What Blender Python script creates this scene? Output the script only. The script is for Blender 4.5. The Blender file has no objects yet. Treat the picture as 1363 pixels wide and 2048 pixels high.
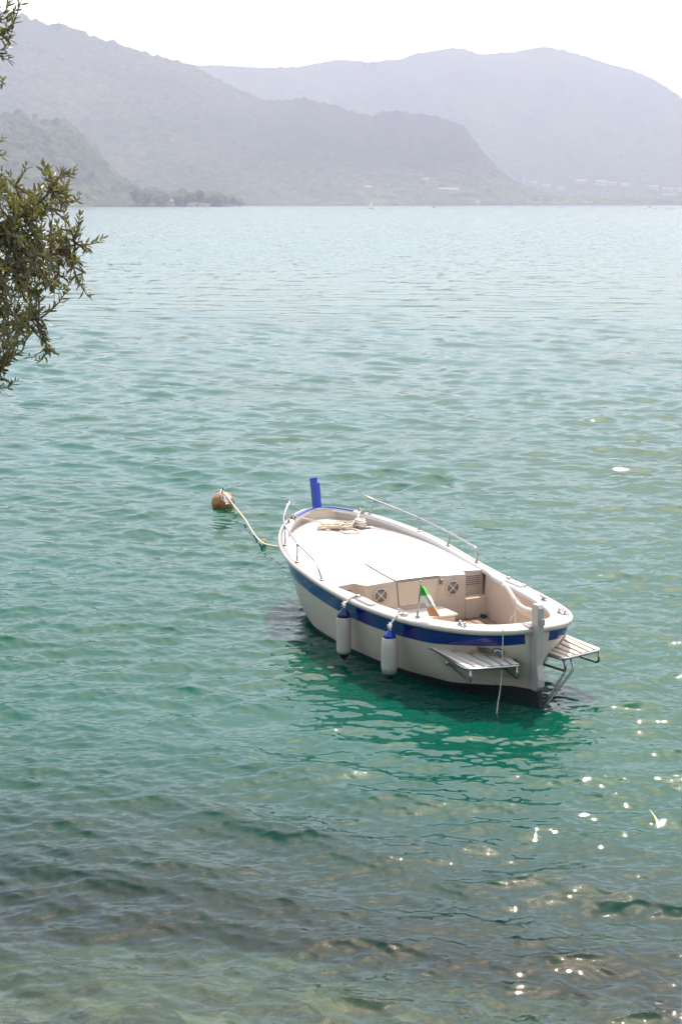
import bpy, math, random
import numpy as np
from mathutils import Vector, Matrix
from mathutils.bvhtree import BVHTree

random.seed(7)
RNG = np.random.default_rng(11)
SC = bpy.context.scene
COL = SC.collection

# ------------------------------------------------------------------ camera
CAM_H = 5.3246
PITCH = math.radians(11.18)
FOCAL = 3127.1            # focal length in pixels of a 2048 px tall frame
cam_d = bpy.data.cameras.new('camera')
cam = bpy.data.objects.new('camera', cam_d)
COL.objects.link(cam)
cam.location = (0, 0, CAM_H)
cam.rotation_euler = (math.pi / 2 - PITCH, 0, 0)
cam_d.sensor_fit = 'VERTICAL'
cam_d.sensor_height = 36
cam_d.lens = FOCAL / 2048 * 36
cam_d.clip_start = 0.1
cam_d.clip_end = 30000
SC.camera = cam

# ------------------------------------------------------------------ light
SUN_EL = math.radians(58)
SUN_AZ = math.radians(15.5)          # to the right of straight ahead
world = bpy.data.worlds.new('World')
SC.world = world
world.use_nodes = True
wn = world.node_tree
bg = wn.nodes['Background']
sky = wn.nodes.new('ShaderNodeTexSky')
sky.sky_type = 'NISHITA'
sky.sun_disc = False
sky.sun_elevation = SUN_EL
sky.sun_rotation = SUN_AZ
sky.air_density = 1.0
sky.dust_density = 1.7
sky.ozone_density = 0.4
warm = wn.nodes.new('ShaderNodeMix'); warm.data_type = 'RGBA'; warm.blend_type = 'MULTIPLY'; warm.inputs[0].default_value = 1
warm.inputs[7].default_value = (1.14, 1.0, .86, 1)          # dusty late summer air
wn.links.new(sky.outputs[0], warm.inputs[6])
wn.links.new(warm.outputs[2], bg.inputs[0])
bg.inputs[1].default_value = 0.15
sun_d = bpy.data.lights.new('sun', 'SUN')
sun_d.energy = 2.0
sun_d.angle = math.radians(0.53)
sun_d.color = (1.0, 0.94, 0.86)
sun = bpy.data.objects.new('sun', sun_d)
COL.objects.link(sun)
sdir = Vector((math.sin(SUN_AZ) * math.cos(SUN_EL), math.cos(SUN_AZ) * math.cos(SUN_EL), math.sin(SUN_EL)))
sun.rotation_euler = sdir.to_track_quat('Z', 'Y').to_euler()
sun.location = (20, 20, 60)

SC.view_settings.view_transform = 'Standard'
SC.view_settings.look = 'None'
SC.view_settings.exposure = 1.84
SC.view_settings.gamma = 1.0
SC.cycles.use_denoising = True
SC.cycles.max_bounces = 8
SC.cycles.volume_bounces = 2
SC.cycles.transparent_max_bounces = 12
SC.cycles.caustics_reflective = False
SC.cycles.caustics_refractive = False
SC.cycles.sample_clamp_indirect = 6.0

# ------------------------------------------------------------------ helpers
def tag(o, label=None, cat=None, group=None, kind=None):
    if label: o['label'] = label
    if cat: o['category'] = cat
    if group: o['group'] = group
    if kind: o['kind'] = kind
    return o

def empty(name, loc=(0, 0, 0), rz=0.0):
    o = bpy.data.objects.new(name, None)
    o.empty_display_size = 0.2
    COL.objects.link(o)
    o.location = loc
    o.rotation_euler = (0, 0, rz)
    return o

def mesh(name, V, F, mats, parent=None, smooth=True, midx=None, bevel=None):
    me = bpy.data.meshes.new(name)
    me.from_pydata([tuple(map(float, v)) for v in V], [], [tuple(int(i) for i in f) for f in F])
    if not isinstance(mats, (list, tuple)): mats = [mats]
    for m in mats: me.materials.append(m)
    if midx is not None:
        me.polygons.foreach_set('material_index', np.array(midx, dtype=np.int32))
    me.polygons.foreach_set('use_smooth', np.full(len(me.polygons), smooth))
    me.update()
    o = bpy.data.objects.new(name, me)
    COL.objects.link(o)
    if parent is not None: o.parent = parent
    if bevel:
        b = o.modifiers.new('bevel', 'BEVEL')
        b.width = bevel; b.segments = 2; b.limit_method = 'ANGLE'; b.angle_limit = math.radians(40)
        b.harden_normals = False
    return o

def grid_mesh_np(name, P, mat, parent=None, smooth=True):
    """P: (n, m, 3) array"""
    n, m, _ = P.shape
    me = bpy.data.meshes.new(name)
    me.vertices.add(n * m)
    me.vertices.foreach_set('co', P.reshape(-1).astype(np.float32))
    i = np.arange(n - 1)[:, None] * m + np.arange(m - 1)[None, :]
    q = np.stack([i, i + 1, i + m + 1, i + m], -1).reshape(-1, 4)
    me.loops.add(q.size)
    me.loops.foreach_set('vertex_index', q.reshape(-1).astype(np.int32))
    me.polygons.add(len(q))
    me.polygons.foreach_set('loop_start', (np.arange(len(q)) * 4).astype(np.int32))
    me.polygons.foreach_set('use_smooth', np.full(len(q), smooth))
    me.materials.append(mat)
    me.update(calc_edges=True)
    me.validate()
    o = bpy.data.objects.new(name, me)
    COL.objects.link(o)
    if parent is not None: o.parent = parent
    return o

class MB:
    """collects shapes into one mesh"""
    def __init__(self): self.V = []; self.F = []; self.M = []
    def add(self, V, F, m=0):
        b = len(self.V)
        self.V += [tuple(v) for v in V]
        self.F += [tuple(b + i for i in f) for f in F]
        self.M += [m] * len(F)
        return self
    def box(self, c, s, m=0, rot=None):
        x, y, z = s[0] / 2, s[1] / 2, s[2] / 2
        V = [Vector((a * x, b * y, d * z)) for a in (-1, 1) for b in (-1, 1) for d in (-1, 1)]
        if rot is not None: V = [rot @ v for v in V]
        V = [v + Vector(c) for v in V]
        F = [(0, 1, 3, 2), (4, 6, 7, 5), (0, 4, 5, 1), (2, 3, 7, 6), (0, 2, 6, 4), (1, 5, 7, 3)]
        return self.add(V, F, m)
    def tube(self, pts, r, n=8, m=0, cap=True):
        V, F = tube_geo(pts, r, n, cap)
        return self.add(V, F, m)
    def prism(self, poly, z0, z1, m=0):
        k = len(poly)
        V = [(p[0], p[1], z0) for p in poly] + [(p[0], p[1], z1) for p in poly]
        F = [tuple(range(k - 1, -1, -1)), tuple(range(k, 2 * k))]
        F += [(i, (i + 1) % k, k + (i + 1) % k, k + i) for i in range(k)]
        return self.add(V, F, m)
    def lathe(self, prof, c, axis=(0, 0, 1), n=20, m=0, mfun=None):
        q = Vector((0, 0, 1)).rotation_difference(Vector(axis))
        b = len(self.V)
        for (r, z) in prof:
            for k in range(n):
                a = 2 * math.pi * k / n
                self.V.append(tuple(q @ Vector((r * math.cos(a), r * math.sin(a), z)) + Vector(c)))
        for i in range(len(prof) - 1):
            for k in range(n):
                self.F.append((b + i * n + k, b + i * n + (k + 1) % n, b + (i + 1) * n + (k + 1) % n, b + (i + 1) * n + k))
                self.M.append(mfun(i) if mfun else m)
        self.F.append(tuple(b + k for k in range(n - 1, -1, -1))); self.M.append(mfun(0) if mfun else m)
        l = len(prof) - 1
        self.F.append(tuple(b + l * n + k for k in range(n))); self.M.append(mfun(l - 1) if mfun else m)
        return self
    def build(self, name, mats, parent=None, smooth=False, bevel=None):
        return mesh(name, self.V, self.F, mats, parent, smooth, self.M, bevel)

def tube_geo(pts, r, n=8, cap=True):
    P = [Vector(p) for p in pts]
    k = len(P)
    R = r if isinstance(r, (list, tuple)) else [r] * k
    T = []
    for i in range(k):
        t = P[min(i + 1, k - 1)] - P[max(i - 1, 0)]
        T.append(t.normalized() if t.length > 1e-9 else Vector((0, 0, 1)))
    up = Vector((0, 0, 1)) if abs(T[0].z) < 0.9 else Vector((1, 0, 0))
    N = (up - up.dot(T[0]) * T[0]).normalized()
    V = []; F = []
    for i in range(k):
        N = N - N.dot(T[i]) * T[i]
        N = N.normalized() if N.length > 1e-6 else T[i].orthogonal().normalized()
        B = T[i].cross(N)
        for j in range(n):
            a = 2 * math.pi * j / n
            V.append(P[i] + (N * math.cos(a) + B * math.sin(a)) * R[i])
    for i in range(k - 1):
        for j in range(n):
            F.append((i * n + j, i * n + (j + 1) % n, (i + 1) * n + (j + 1) % n, (i + 1) * n + j))
    if cap:
        F.append(tuple(range(n - 1, -1, -1)))
        F.append(tuple((k - 1) * n + j for j in range(n)))
    return V, F

def smooth_path(pts, sub=6):
    """Catmull-Rom through the points"""
    P = [Vector(p) for p in pts]
    out = []
    for i in range(len(P) - 1):
        p0 = P[max(i - 1, 0)]; p1 = P[i]; p2 = P[i + 1]; p3 = P[min(i + 2, len(P) - 1)]
        for s in range(sub):
            t = s / sub
            out.append(0.5 * ((2 * p1) + (p2 - p0) * t + (2 * p0 - 5 * p1 + 4 * p2 - p3) * t * t + (3 * p1 - p0 - 3 * p2 + p3) * t ** 3))
    out.append(P[-1])
    return out

def fillet(pts, r=0.06, n=5):
    """polyline with rounded corners"""
    P = [Vector(p) for p in pts]
    out = [P[0]]
    for i in range(1, len(P) - 1):
        a = P[i - 1] - P[i]; b = P[i + 1] - P[i]
        rr = min(r, a.length * .45, b.length * .45)
        A = P[i] + a.normalized() * rr; B = P[i] + b.normalized() * rr
        for k in range(n + 1):
            t = k / n
            out.append((1 - t) ** 2 * A + 2 * t * (1 - t) * P[i] + t * t * B)
    out.append(P[-1])
    return out

# ---- numpy value noise
_perm = RNG.random((512, 512))
def vnoise(x, y):
    xi = np.floor(x).astype(int); yi = np.floor(y).astype(int)
    xf = x - xi; yf = y - yi
    xf = xf * xf * (3 - 2 * xf); yf = yf * yf * (3 - 2 * yf)
    g = lambda a, b: _perm[a % 512, b % 512]
    return (g(xi, yi) * (1 - xf) + g(xi + 1, yi) * xf) * (1 - yf) + (g(xi, yi + 1) * (1 - xf) + g(xi + 1, yi + 1) * xf) * yf
def fbm(x, y, o=4):
    s = 0; a = 1; t = 0
    for k in range(o):
        s = s + a * (vnoise(x + 17.3 * k, y + 9.1 * k) - .5); t += a; a *= .5; x = x * 2.03; y = y * 2.03
    return s / t

# ------------------------------------------------------------------ materials
def mat(name):
    m = bpy.data.materials.new(name); m.use_nodes = True
    return m, m.node_tree.nodes, m.node_tree.links, m.node_tree.nodes['Principled BSDF']

def noise_node(N, L, scale, detail=4, rough=.55, coord=None, sx=(1, 1, 1)):
    tc = N.new('ShaderNodeTexCoord')
    mp = N.new('ShaderNodeMapping'); mp.inputs['Scale'].default_value = sx
    L.new(tc.outputs[coord or 'Object'], mp.inputs[0])
    t = N.new('ShaderNodeTexNoise')
    t.inputs['Scale'].default_value = scale; t.inputs['Detail'].default_value = detail; t.inputs['Roughness'].default_value = rough
    L.new(mp.outputs[0], t.inputs['Vector'])
    return t

def ramp(N, L, src, stops):
    r = N.new('ShaderNodeValToRGB')
    e = r.color_ramp.elements
    while len(e) < len(stops): e.new(.5)
    for el, (p, c) in zip(e, stops):
        el.position = p; el.color = (*c, 1) if len(c) == 3 else c
    L.new(src, r.inputs[0])
    return r

def bump(N, L, src, bsdf, strength=.2, dist=.01):
    b = N.new('ShaderNodeBump'); b.inputs['Strength'].default_value = strength; b.inputs['Distance'].default_value = dist
    L.new(src, b.inputs['Height']); L.new(b.outputs[0], bsdf.inputs['Normal'])

def simple(name, col, rough=.5, metal=0., var=.12, scale=6, coat=0., bmp=0., sx=(1, 1, 1)):
    m, N, L, b = mat(name)
    t = noise_node(N, L, scale, 5, sx=sx)
    lo = tuple(c * (1 - var) for c in col); hi = tuple(min(1, c * (1 + var)) for c in col)
    r = ramp(N, L, t.outputs[0], [(.3, lo), (.7, hi)])
    L.new(r.outputs[0], b.inputs['Base Color'])
    b.inputs['Metallic'].default_value = metal
    b.inputs['Coat Weight'].default_value = coat; b.inputs['Coat Roughness'].default_value = .08
    rr = N.new('ShaderNodeMapRange')
    rr.inputs[1].default_value = .3; rr.inputs[2].default_value = .7
    rr.inputs[3].default_value = rough * .8; rr.inputs[4].default_value = min(1, rough * 1.25)
    L.new(t.outputs[0], rr.inputs[0]); L.new(rr.outputs[0], b.inputs['Roughness'])
    if bmp: bump(N, L, t.outputs[0], b, bmp, .01)
    return m

M = {}
def gelcoat(name, col, stain=(.55, .47, .36)):
    m, N, L, b = mat(name)
    t = noise_node(N, L, 2.2, 6, .65, sx=(1, 1, 2.2))
    t2 = noise_node(N, L, 26, 4, .6, sx=(1, 1, .35))
    mx = N.new('ShaderNodeMath'); mx.operation = 'MULTIPLY'
    L.new(t.outputs[0], mx.inputs[0]); L.new(t2.outputs[0], mx.inputs[1])
    r = ramp(N, L, mx.outputs[0], [(.12, tuple(c * .93 for c in col)), (.3, col), (.42, tuple(c * .8 + s * .2 for c, s in zip(col, stain)))])
    L.new(r.outputs[0], b.inputs['Base Color'])
    b.inputs['Roughness'].default_value = .32
    b.inputs['Coat Weight'].default_value = .35; b.inputs['Coat Roughness'].default_value = .12
    bump(N, L, t.outputs[0], b, .05, .01)
    return m
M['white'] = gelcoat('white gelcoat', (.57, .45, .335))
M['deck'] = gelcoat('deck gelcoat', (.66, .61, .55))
M['cream'] = simple('cream rub rail', (.52, .43, .34), .35, var=.08, scale=9, coat=.2)
M['blue'] = simple('blue hull paint', (.0015, .008, .14), .2, var=.25, scale=4, coat=.5)
M['bluepost'] = simple('blue painted timber', (.006, .03, .33), .35, var=.25, scale=9, coat=.2, sx=(1, 1, .2))
M['navy'] = simple('navy plastic', (.008, .014, .06), .3, var=.2, coat=.2)
M['capblue'] = simple('blue fender plastic', (.012, .03, .30), .3, var=.2, coat=.2)
M['antifoul'] = simple('black antifouling', (.007, .008, .009), .8, var=.4, scale=14, bmp=.2)
M['steel'] = simple('stainless steel', (.40, .37, .34), .2, 1., var=.1, scale=20)
M['dark'] = simple('dark gap', (.03, .028, .026), .7)
M['grey'] = simple('pale grey painted rudder', (.46, .375, .31), .38, var=.08, scale=5, coat=.15)
M['seam'] = simple('seam sealant', (.16, .13, .12), .7)
M['mesh'] = simple('speaker mesh', (.22, .2, .18), .6, var=.3, scale=120)
M['fender'] = simple('fender vinyl', (.50, .41, .325), .42, var=.1, scale=5)
M['rope'] = simple('rope', (.62, .50, .36), .85, var=.25, scale=70, bmp=.8)
M['ropewhite'] = simple('white rope', (.70, .62, .52), .85, var=.2, scale=70, bmp=.8)
M['green_cloth'] = simple('green cloth', (.09, .36, .05), .85, var=.15, scale=30)
M['white_cloth'] = simple('white cloth', (.80, .70, .56), .85, var=.1, scale=30)
M['orange_cloth'] = simple('orange cloth', (.85, .32, .13), .85, var=.12, scale=30)
M['ochre_cloth'] = simple('faded crest cloth', (.72, .42, .20), .85, var=.12, scale=30)
M['badge_white'] = simple('badge white', (.75, .75, .75), .4)
M['badge_blue'] = simple('badge blue', (.03, .2, .45), .4)

def buoy_mat():
    m, N, L, b = mat('orange buoy plastic')
    t = noise_node(N, L, 9, 6, .7)
    r = ramp(N, L, t.outputs[0], [(.3, (.13, .05, .012)), (.5, (.34, .125, .02)), (.72, (.46, .21, .05))])
    L.new(r.outputs[0], b.inputs['Base Color']); b.inputs['Roughness'].default_value = .5
    bump(N, L, t.outputs[0], b, .25, .01)
    return m
M['buoy'] = buoy_mat()

def teak(name, c0, c1):
    m, N, L, b = mat(name)
    t = noise_node(N, L, 18, 6, .7, sx=(.25, 3, 1))
    r = ramp(N, L, t.outputs[0], [(.3, c0), (.7, c1)])
    L.new(r.outputs[0], b.inputs['Base Color']); b.inputs['Roughness'].default_value = .65
    bump(N, L, t.outputs[0], b, .25, .005)
    return m
M['teak'] = teak('weathered teak', (.42, .30, .19), (.62, .47, .32))
M['teakdark'] = teak('dark teak', (.16, .10, .06), (.30, .19, .11))
M['teakpale'] = teak('bleached teak', (.60, .50, .38), (.74, .64, .50))

def forest(name, pale=1.0, ridge=False):
    m, N, L, b = mat(name)
    t1 = noise_node(N, L, .0035, 5, .6)
    t2 = noise_node(N, L, .055, 6, .8)
    mx = N.new('ShaderNodeMix'); mx.data_type = 'FLOAT'; mx.inputs[0].default_value = .72
    L.new(t1.outputs[0], mx.inputs[2]); L.new(t2.outputs[0], mx.inputs[3])
    k = pale
    r = ramp(N, L, mx.outputs[0], [(.38, (.012 * k, .022 * k, .010 * k)), (.48, (.035 * k, .052 * k, .020 * k)), (.56, (.075 * k, .088 * k, .036 * k)), (.66, (.17 * k, .15 * k, .08 * k))])
    col = r.outputs[0]
    if ridge:                                   # headland's shaded face painted darker in the colour, paler fields at its foot
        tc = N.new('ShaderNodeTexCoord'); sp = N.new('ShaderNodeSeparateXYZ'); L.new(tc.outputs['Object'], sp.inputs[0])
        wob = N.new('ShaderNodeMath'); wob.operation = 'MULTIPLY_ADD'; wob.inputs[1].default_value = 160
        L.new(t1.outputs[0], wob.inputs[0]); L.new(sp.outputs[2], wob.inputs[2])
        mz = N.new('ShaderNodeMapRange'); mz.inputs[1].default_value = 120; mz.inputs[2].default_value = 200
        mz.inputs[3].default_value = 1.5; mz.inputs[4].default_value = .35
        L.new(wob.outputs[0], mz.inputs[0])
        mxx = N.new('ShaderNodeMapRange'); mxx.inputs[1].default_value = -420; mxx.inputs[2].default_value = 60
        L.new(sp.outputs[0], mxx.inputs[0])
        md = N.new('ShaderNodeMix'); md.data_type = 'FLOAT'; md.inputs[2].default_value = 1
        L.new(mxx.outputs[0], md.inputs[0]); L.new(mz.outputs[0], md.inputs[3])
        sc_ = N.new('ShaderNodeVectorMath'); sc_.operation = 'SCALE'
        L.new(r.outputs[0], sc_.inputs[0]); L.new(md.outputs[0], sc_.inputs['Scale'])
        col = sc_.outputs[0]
    L.new(col, b.inputs['Base Color']); b.inputs['Roughness'].default_value = .9
    b.inputs['Specular IOR Level'].default_value = .1
    bump(N, L, t2.outputs[0], b, .7, 8)
    return m
M['forest'] = forest('forested slope')
M['forest_near'] = forest('forested near hill', 1.15)
M['forest_ridge'] = forest('forest with painted ridge shade', 1.0, True)

# ------------------------------------------------------------------ far skylines: image pixels turned into sight lines
CP, SP = math.cos(PITCH), math.sin(PITCH)
def pixel_dir(u, v):  # direction from the camera through an image pixel
    a = (u - 681.5) / FOCAL; b = (1024 - v) / FOCAL
    y = CP + b * SP; z = -SP + b * CP
    return a / y, z / y             # lateral and height per metre of distance

# ------------------------------------------------------------------ lake bed and shore bank
def bed_depth(X, Y):
    """height of the ground (negative under water)"""
    d = Y + .16 * X * 0 + 1.2 * fbm(X * .22 + 4, Y * .22, 3) + .22 * np.clip(X, -5, 5)
    z = np.interp(d, [-8, 2.5, 4.2, 6.2, 9, 11, 12.5, 14, 17, 22, 40, 90], [3.7, 3.6, 2.2, -.25, -.5, -.75, -1.25, -2.1, -3.6, -5.2, -7, -8])
    return z
bx = np.concatenate([np.linspace(-60, -9, 30), np.arange(-8.8, 8.8, .07), np.linspace(9, 60, 30)])
by = np.concatenate([np.arange(-8, 6, .25), np.arange(6, 17, .07), np.linspace(17.2, 90, 50)])
BX, BY = np.meshgrid(bx, by)
BZ = bed_depth(BX, BY)
def boulders(X, Y, n, rmin, rmax, seed):
    rg = np.random.default_rng(seed); out = np.zeros_like(X)
    for k in range(n):
        cx = rg.uniform(-8, 8); cy = rg.uniform(6.5, 15); r = rmin + (rmax - rmin) * rg.random() ** 2.2
        ax = rg.uniform(.7, 1.4)
        m = (np.abs(X - cx) < r * 1.6) & (np.abs(Y - cy) < r * 1.6)
        if not m.any(): continue
        x = (X[m] - cx) / (r * ax); y = (Y[m] - cy) / r
        d = np.maximum(np.abs(x) ** 2.6 + np.abs(y) ** 2.6, 0)
        out[m] = np.maximum(out[m], r * .55 * np.clip(1 - d, 0, 1) ** .5)
    return out
BZ = BZ + boulders(BX, BY, 1500, .05, .24, 3) * (BZ < 0) + .10 * fbm(BX * 3, BY * 3, 3) + .07 * fbm(BX * 9, BY * 9, 2)
def bed_mat():
    m, N, L, b = mat('stony lake bed')
    tc = N.new('ShaderNodeTexCoord')
    t1 = noise_node(N, L, .55, 4, .6); t2 = noise_node(N, L, 3.2, 6, .7)
    vo = N.new('ShaderNodeTexVoronoi'); vo.inputs['Scale'].default_value = 3.2
    L.new(tc.outputs['Object'], vo.inputs['Vector'])
    r1 = ramp(N, L, vo.outputs['Color'], [(.1, (.012, .013, .008)), (.5, (.042, .042, .024)), (.9, (.12, .112, .060))])
    r2 = ramp(N, L, t2.outputs[0], [(.42, (.014, .015, .008)), (.56, (.06, .055, .018)), (.68, (.26, .20, .035))])
    r3 = ramp(N, L, t1.outputs[0], [(.35, (0, 0, 0)), (.65, (1, 1, 1))])
    mx = N.new('ShaderNodeMix'); mx.data_type = 'RGBA'
    mm = N.new('ShaderNodeMath'); mm.operation = 'MULTIPLY'; mm.inputs[1].default_value = .55
    L.new(r3.outputs[0], mm.inputs[0]); L.new(mm.outputs[0], mx.inputs[0])
    L.new(r1.outputs[0], mx.inputs[6]); L.new(r2.outputs[0], mx.inputs[7])
    sp = N.new('ShaderNodeSeparateXYZ'); L.new(tc.outputs['Object'], sp.inputs[0])
    ad = N.new('ShaderNodeMath'); ad.operation = 'MULTIPLY_ADD'; ad.inputs[1].default_value = 1.3
    L.new(t1.outputs[0], ad.inputs[0]); L.new(sp.outputs[2], ad.inputs[2])
    wd = N.new('ShaderNodeMapRange'); wd.inputs[1].default_value = -.15; wd.inputs[2].default_value = -1.0; wd.inputs[3].default_value = 0; wd.inputs[4].default_value = .85
    L.new(ad.outputs[0], wd.inputs[0])
    weed = N.new('ShaderNodeMix'); weed.data_type = 'RGBA'; weed.inputs[7].default_value = (.020, .028, .020, 1)
    L.new(wd.outputs[0], weed.inputs[0]); L.new(mx.outputs[2], weed.inputs[6])
    L.new(weed.outputs[2], b.inputs['Base Color']); b.inputs['Roughness'].default_value = .9
    bump(N, L, t2.outputs[0], b, .9, .12)
    return m
bed = grid_mesh_np('lake_bed', np.stack([BX, BY, BZ], -1), bed_mat())
tag(bed, kind='structure')

# ------------------------------------------------------------------ lake water: one sheet of real waves out to the far shores
def build_water():
    r = [5.2]
    while r[-1] < 7600:
        R = r[-1]
        r.append(R + max(.012, min(.00038 * (R * R + CAM_H ** 2) / CAM_H, .010 * R if R > 30 else 9)))
    r = np.array(r)
    az = np.concatenate([np.radians(np.linspace(-62, -17, 60, endpoint=False)), np.arange(math.radians(-17), math.radians(17), .00075), np.radians(np.linspace(17.05, 62, 60))])
    R, A = np.meshgrid(r, az, indexing='ij')
    X = R * np.sin(A); Y = R * np.cos(A)
    Z = np.zeros_like(X); DX = np.zeros_like(X); DY = np.zeros_like(X)
    dr = np.gradient(r)
    rg = np.random.default_rng(5)
    # sets: (count, wavelength range, slope per set, main direction of travel, spread)
    sets = [(14, 3.2, 6.5, .022, -92, 16), (22, 1.5, 3.4, .040, -104, 20), (30, .7, 1.5, .090, -118, 12), (24, .45, 1.1, .055, -74, 18), (70, .2, .55, .125, -100, 26), (70, .07, .2, .110, -96, 36)]
    for n, l0, l1, slope, ang, spread in sets:
        for k in range(n):
            lam = l0 * (l1 / l0) ** rg.random()
            th = math.radians(ang + rg.normal() * spread)
            kx, ky = 2 * math.pi / lam * math.cos(th), 2 * math.pi / lam * math.sin(th)
            a = slope * math.sqrt(2 / n) * lam / (2 * math.pi)
            w = np.clip((lam / dr - 1.6) / 1.6, 0, 1)
            rows = np.nonzero(w > 0)[0]
            if len(rows) == 0: continue
            j = rows[-1] + 1
            ph = kx * X[:j] + ky * Y[:j] + rg.random() * 6.283
            aw = (a * w[:j])[:, None]
            Z[:j] += aw * np.cos(ph)
            s = np.sin(ph) * aw * 1.0
            DX[:j] -= s * math.cos(th); DY[:j] -= s * math.sin(th)
    # gustier and calmer patches
    g = .55 + .95 * np.clip(.5 + 1.5 * fbm(X * .10 + 3, Y * .05 + 8, 3), 0, 1)
    calm = np.interp(R, [6, 16, 40], [1.08, 1.05, 1.0])
    g = g * calm
    Z *= g; DX *= g; DY *= g
    P = np.stack([X + DX, Y + DY, Z], -1)
    o = grid_mesh_np('lake_water', P, M['water'])
    dep = np.clip(-np.where(R < 95, bed_depth(X, Y), -8), 0, 9)
    o.data.attributes.new('water_depth', 'FLOAT', 'POINT').data.foreach_set('value', dep.reshape(-1).astype(np.float32))
    return o

def water_mat():
    m, N, L, b = mat('lake water')
    N.remove(b)
    out = N['Material Output']
    geo = N.new('ShaderNodeNewGeometry')
    # ripples too small for the mesh: a slope field laid over the wave normal
    def slope(scale, amt, sx, bias=0., detail=3, rough=.6):
        mp = N.new('ShaderNodeMapping'); mp.inputs['Scale'].default_value = sx
        mp.inputs['Rotation'].default_value = (0, 0, .2)
        L.new(geo.outputs['Position'], mp.inputs[0])
        t = N.new('ShaderNodeTexNoise'); t.inputs['Scale'].default_value = scale; t.inputs['Detail'].default_value = detail; t.inputs['Roughness'].default_value = rough
        L.new(mp.outputs[0], t.inputs['Vector'])
        s = N.new('ShaderNodeVectorMath'); s.operation = 'SUBTRACT'; s.inputs[1].default_value = (.5, .5 + bias, .5)
        L.new(t.outputs['Color'], s.inputs[0])
        k = N.new('ShaderNodeVectorMath'); k.operation = 'MULTIPLY'; k.inputs[1].default_value = (amt * .7, amt, 0)
        L.new(s.outputs[0], k.inputs[0])
        return k
    ln = N.new('ShaderNodeVectorMath'); ln.operation = 'LENGTH'
    L.new(geo.outputs['Position'], ln.inputs[0])
    far = N.new('ShaderNodeMapRange'); far.inputs[1].default_value = 30; far.inputs[2].default_value = 170
    far.inputs[3].default_value = 0; far.inputs[4].default_value = 1
    L.new(ln.outputs['Value'], far.inputs[0])
    k1 = slope(14.0, .10, (1, 1.5, 1))
    k2 = slope(1.0, .52, (.95, .45, 1), .15, 7, .72)
    k2s = N.new('ShaderNodeVectorMath'); k2s.operation = 'SCALE'
    L.new(k2.outputs[0], k2s.inputs[0]); L.new(far.outputs[0], k2s.inputs['Scale'])
    a1 = N.new('ShaderNodeVectorMath'); a1.operation = 'ADD'
    L.new(geo.outputs['Normal'], a1.inputs[0]); L.new(k1.outputs[0], a1.inputs[1])
    a2 = N.new('ShaderNodeVectorMath'); a2.operation = 'ADD'
    L.new(a1.outputs[0], a2.inputs[0]); L.new(k2s.outputs[0], a2.inputs[1])
    nn = N.new('ShaderNodeVectorMath'); nn.operation = 'NORMALIZE'
    L.new(a2.outputs[0], nn.inputs[0])
    fr = N.new('ShaderNodeFresnel')
    ior = N.new('ShaderNodeMapRange'); ior.inputs[3].default_value = 1.33; ior.inputs[4].default_value = 1 / 1.33   # same mirror strength from either side
    L.new(geo.outputs['Backfacing'], ior.inputs[0]); L.new(ior.outputs[0], fr.inputs['IOR'])
    L.new(nn.outputs[0], fr.inputs['Normal'])
    gl = N.new('ShaderNodeBsdfGlossy'); gl.inputs['Roughness'].default_value = .014
    L.new(nn.outputs[0], gl.inputs['Normal'])
    # green light scattered back out of the silty deep; the shallows let the bed show through
    di = N.new('ShaderNodeBsdfDiffuse')
    up = N.new('ShaderNodeCombineXYZ'); up.inputs[2].default_value = 1
    L.new(up.outputs[0], di.inputs['Normal'])
    patch = noise_node(N, L, .12, 3, .5)
    cr = ramp(N, L, patch.outputs[0], [(.3, (.0003, .050, .022)), (.7, (.0006, .064, .046))])
    L.new(cr.outputs[0], di.inputs['Color'])
    tr = N.new('ShaderNodeBsdfTransparent')
    at = N.new('ShaderNodeAttribute'); at.attribute_name = 'water_depth'
    sq = N.new('ShaderNodeMath'); sq.operation = 'MULTIPLY'
    L.new(at.outputs['Fac'], sq.inputs[0]); L.new(at.outputs['Fac'], sq.inputs[1])
    dd = N.new('ShaderNodeMath'); dd.operation = 'MULTIPLY'; dd.inputs[1].default_value = -.42
    L.new(sq.outputs[0], dd.inputs[0])
    ex = N.new('ShaderNodeMath'); ex.operation = 'EXPONENT'
    L.new(dd.outputs[0], ex.inputs[0])
    tint = ramp(N, L, ex.outputs[0], [(0, (.2, .7, .5)), (.6, (.66, .90, .74)), (1, (.9, 1, .94))])
    L.new(tint.outputs[0], tr.inputs['Color'])
    body = N.new('ShaderNodeMixShader')
    L.new(ex.outputs[0], body.inputs[0]); L.new(di.outputs[0], body.inputs[1]); L.new(tr.outputs[0], body.inputs[2])
    top = N.new('ShaderNodeMixShader')
    L.new(fr.outputs[0], top.inputs[0]); L.new(body.outputs[0], top.inputs[1]); L.new(gl.outputs[0], top.inputs[2])
    L.new(top.outputs[0], out.inputs['Surface'])
    return m
M['water'] = water_mat()
water = build_water()
tag(water, kind='structure')

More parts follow.
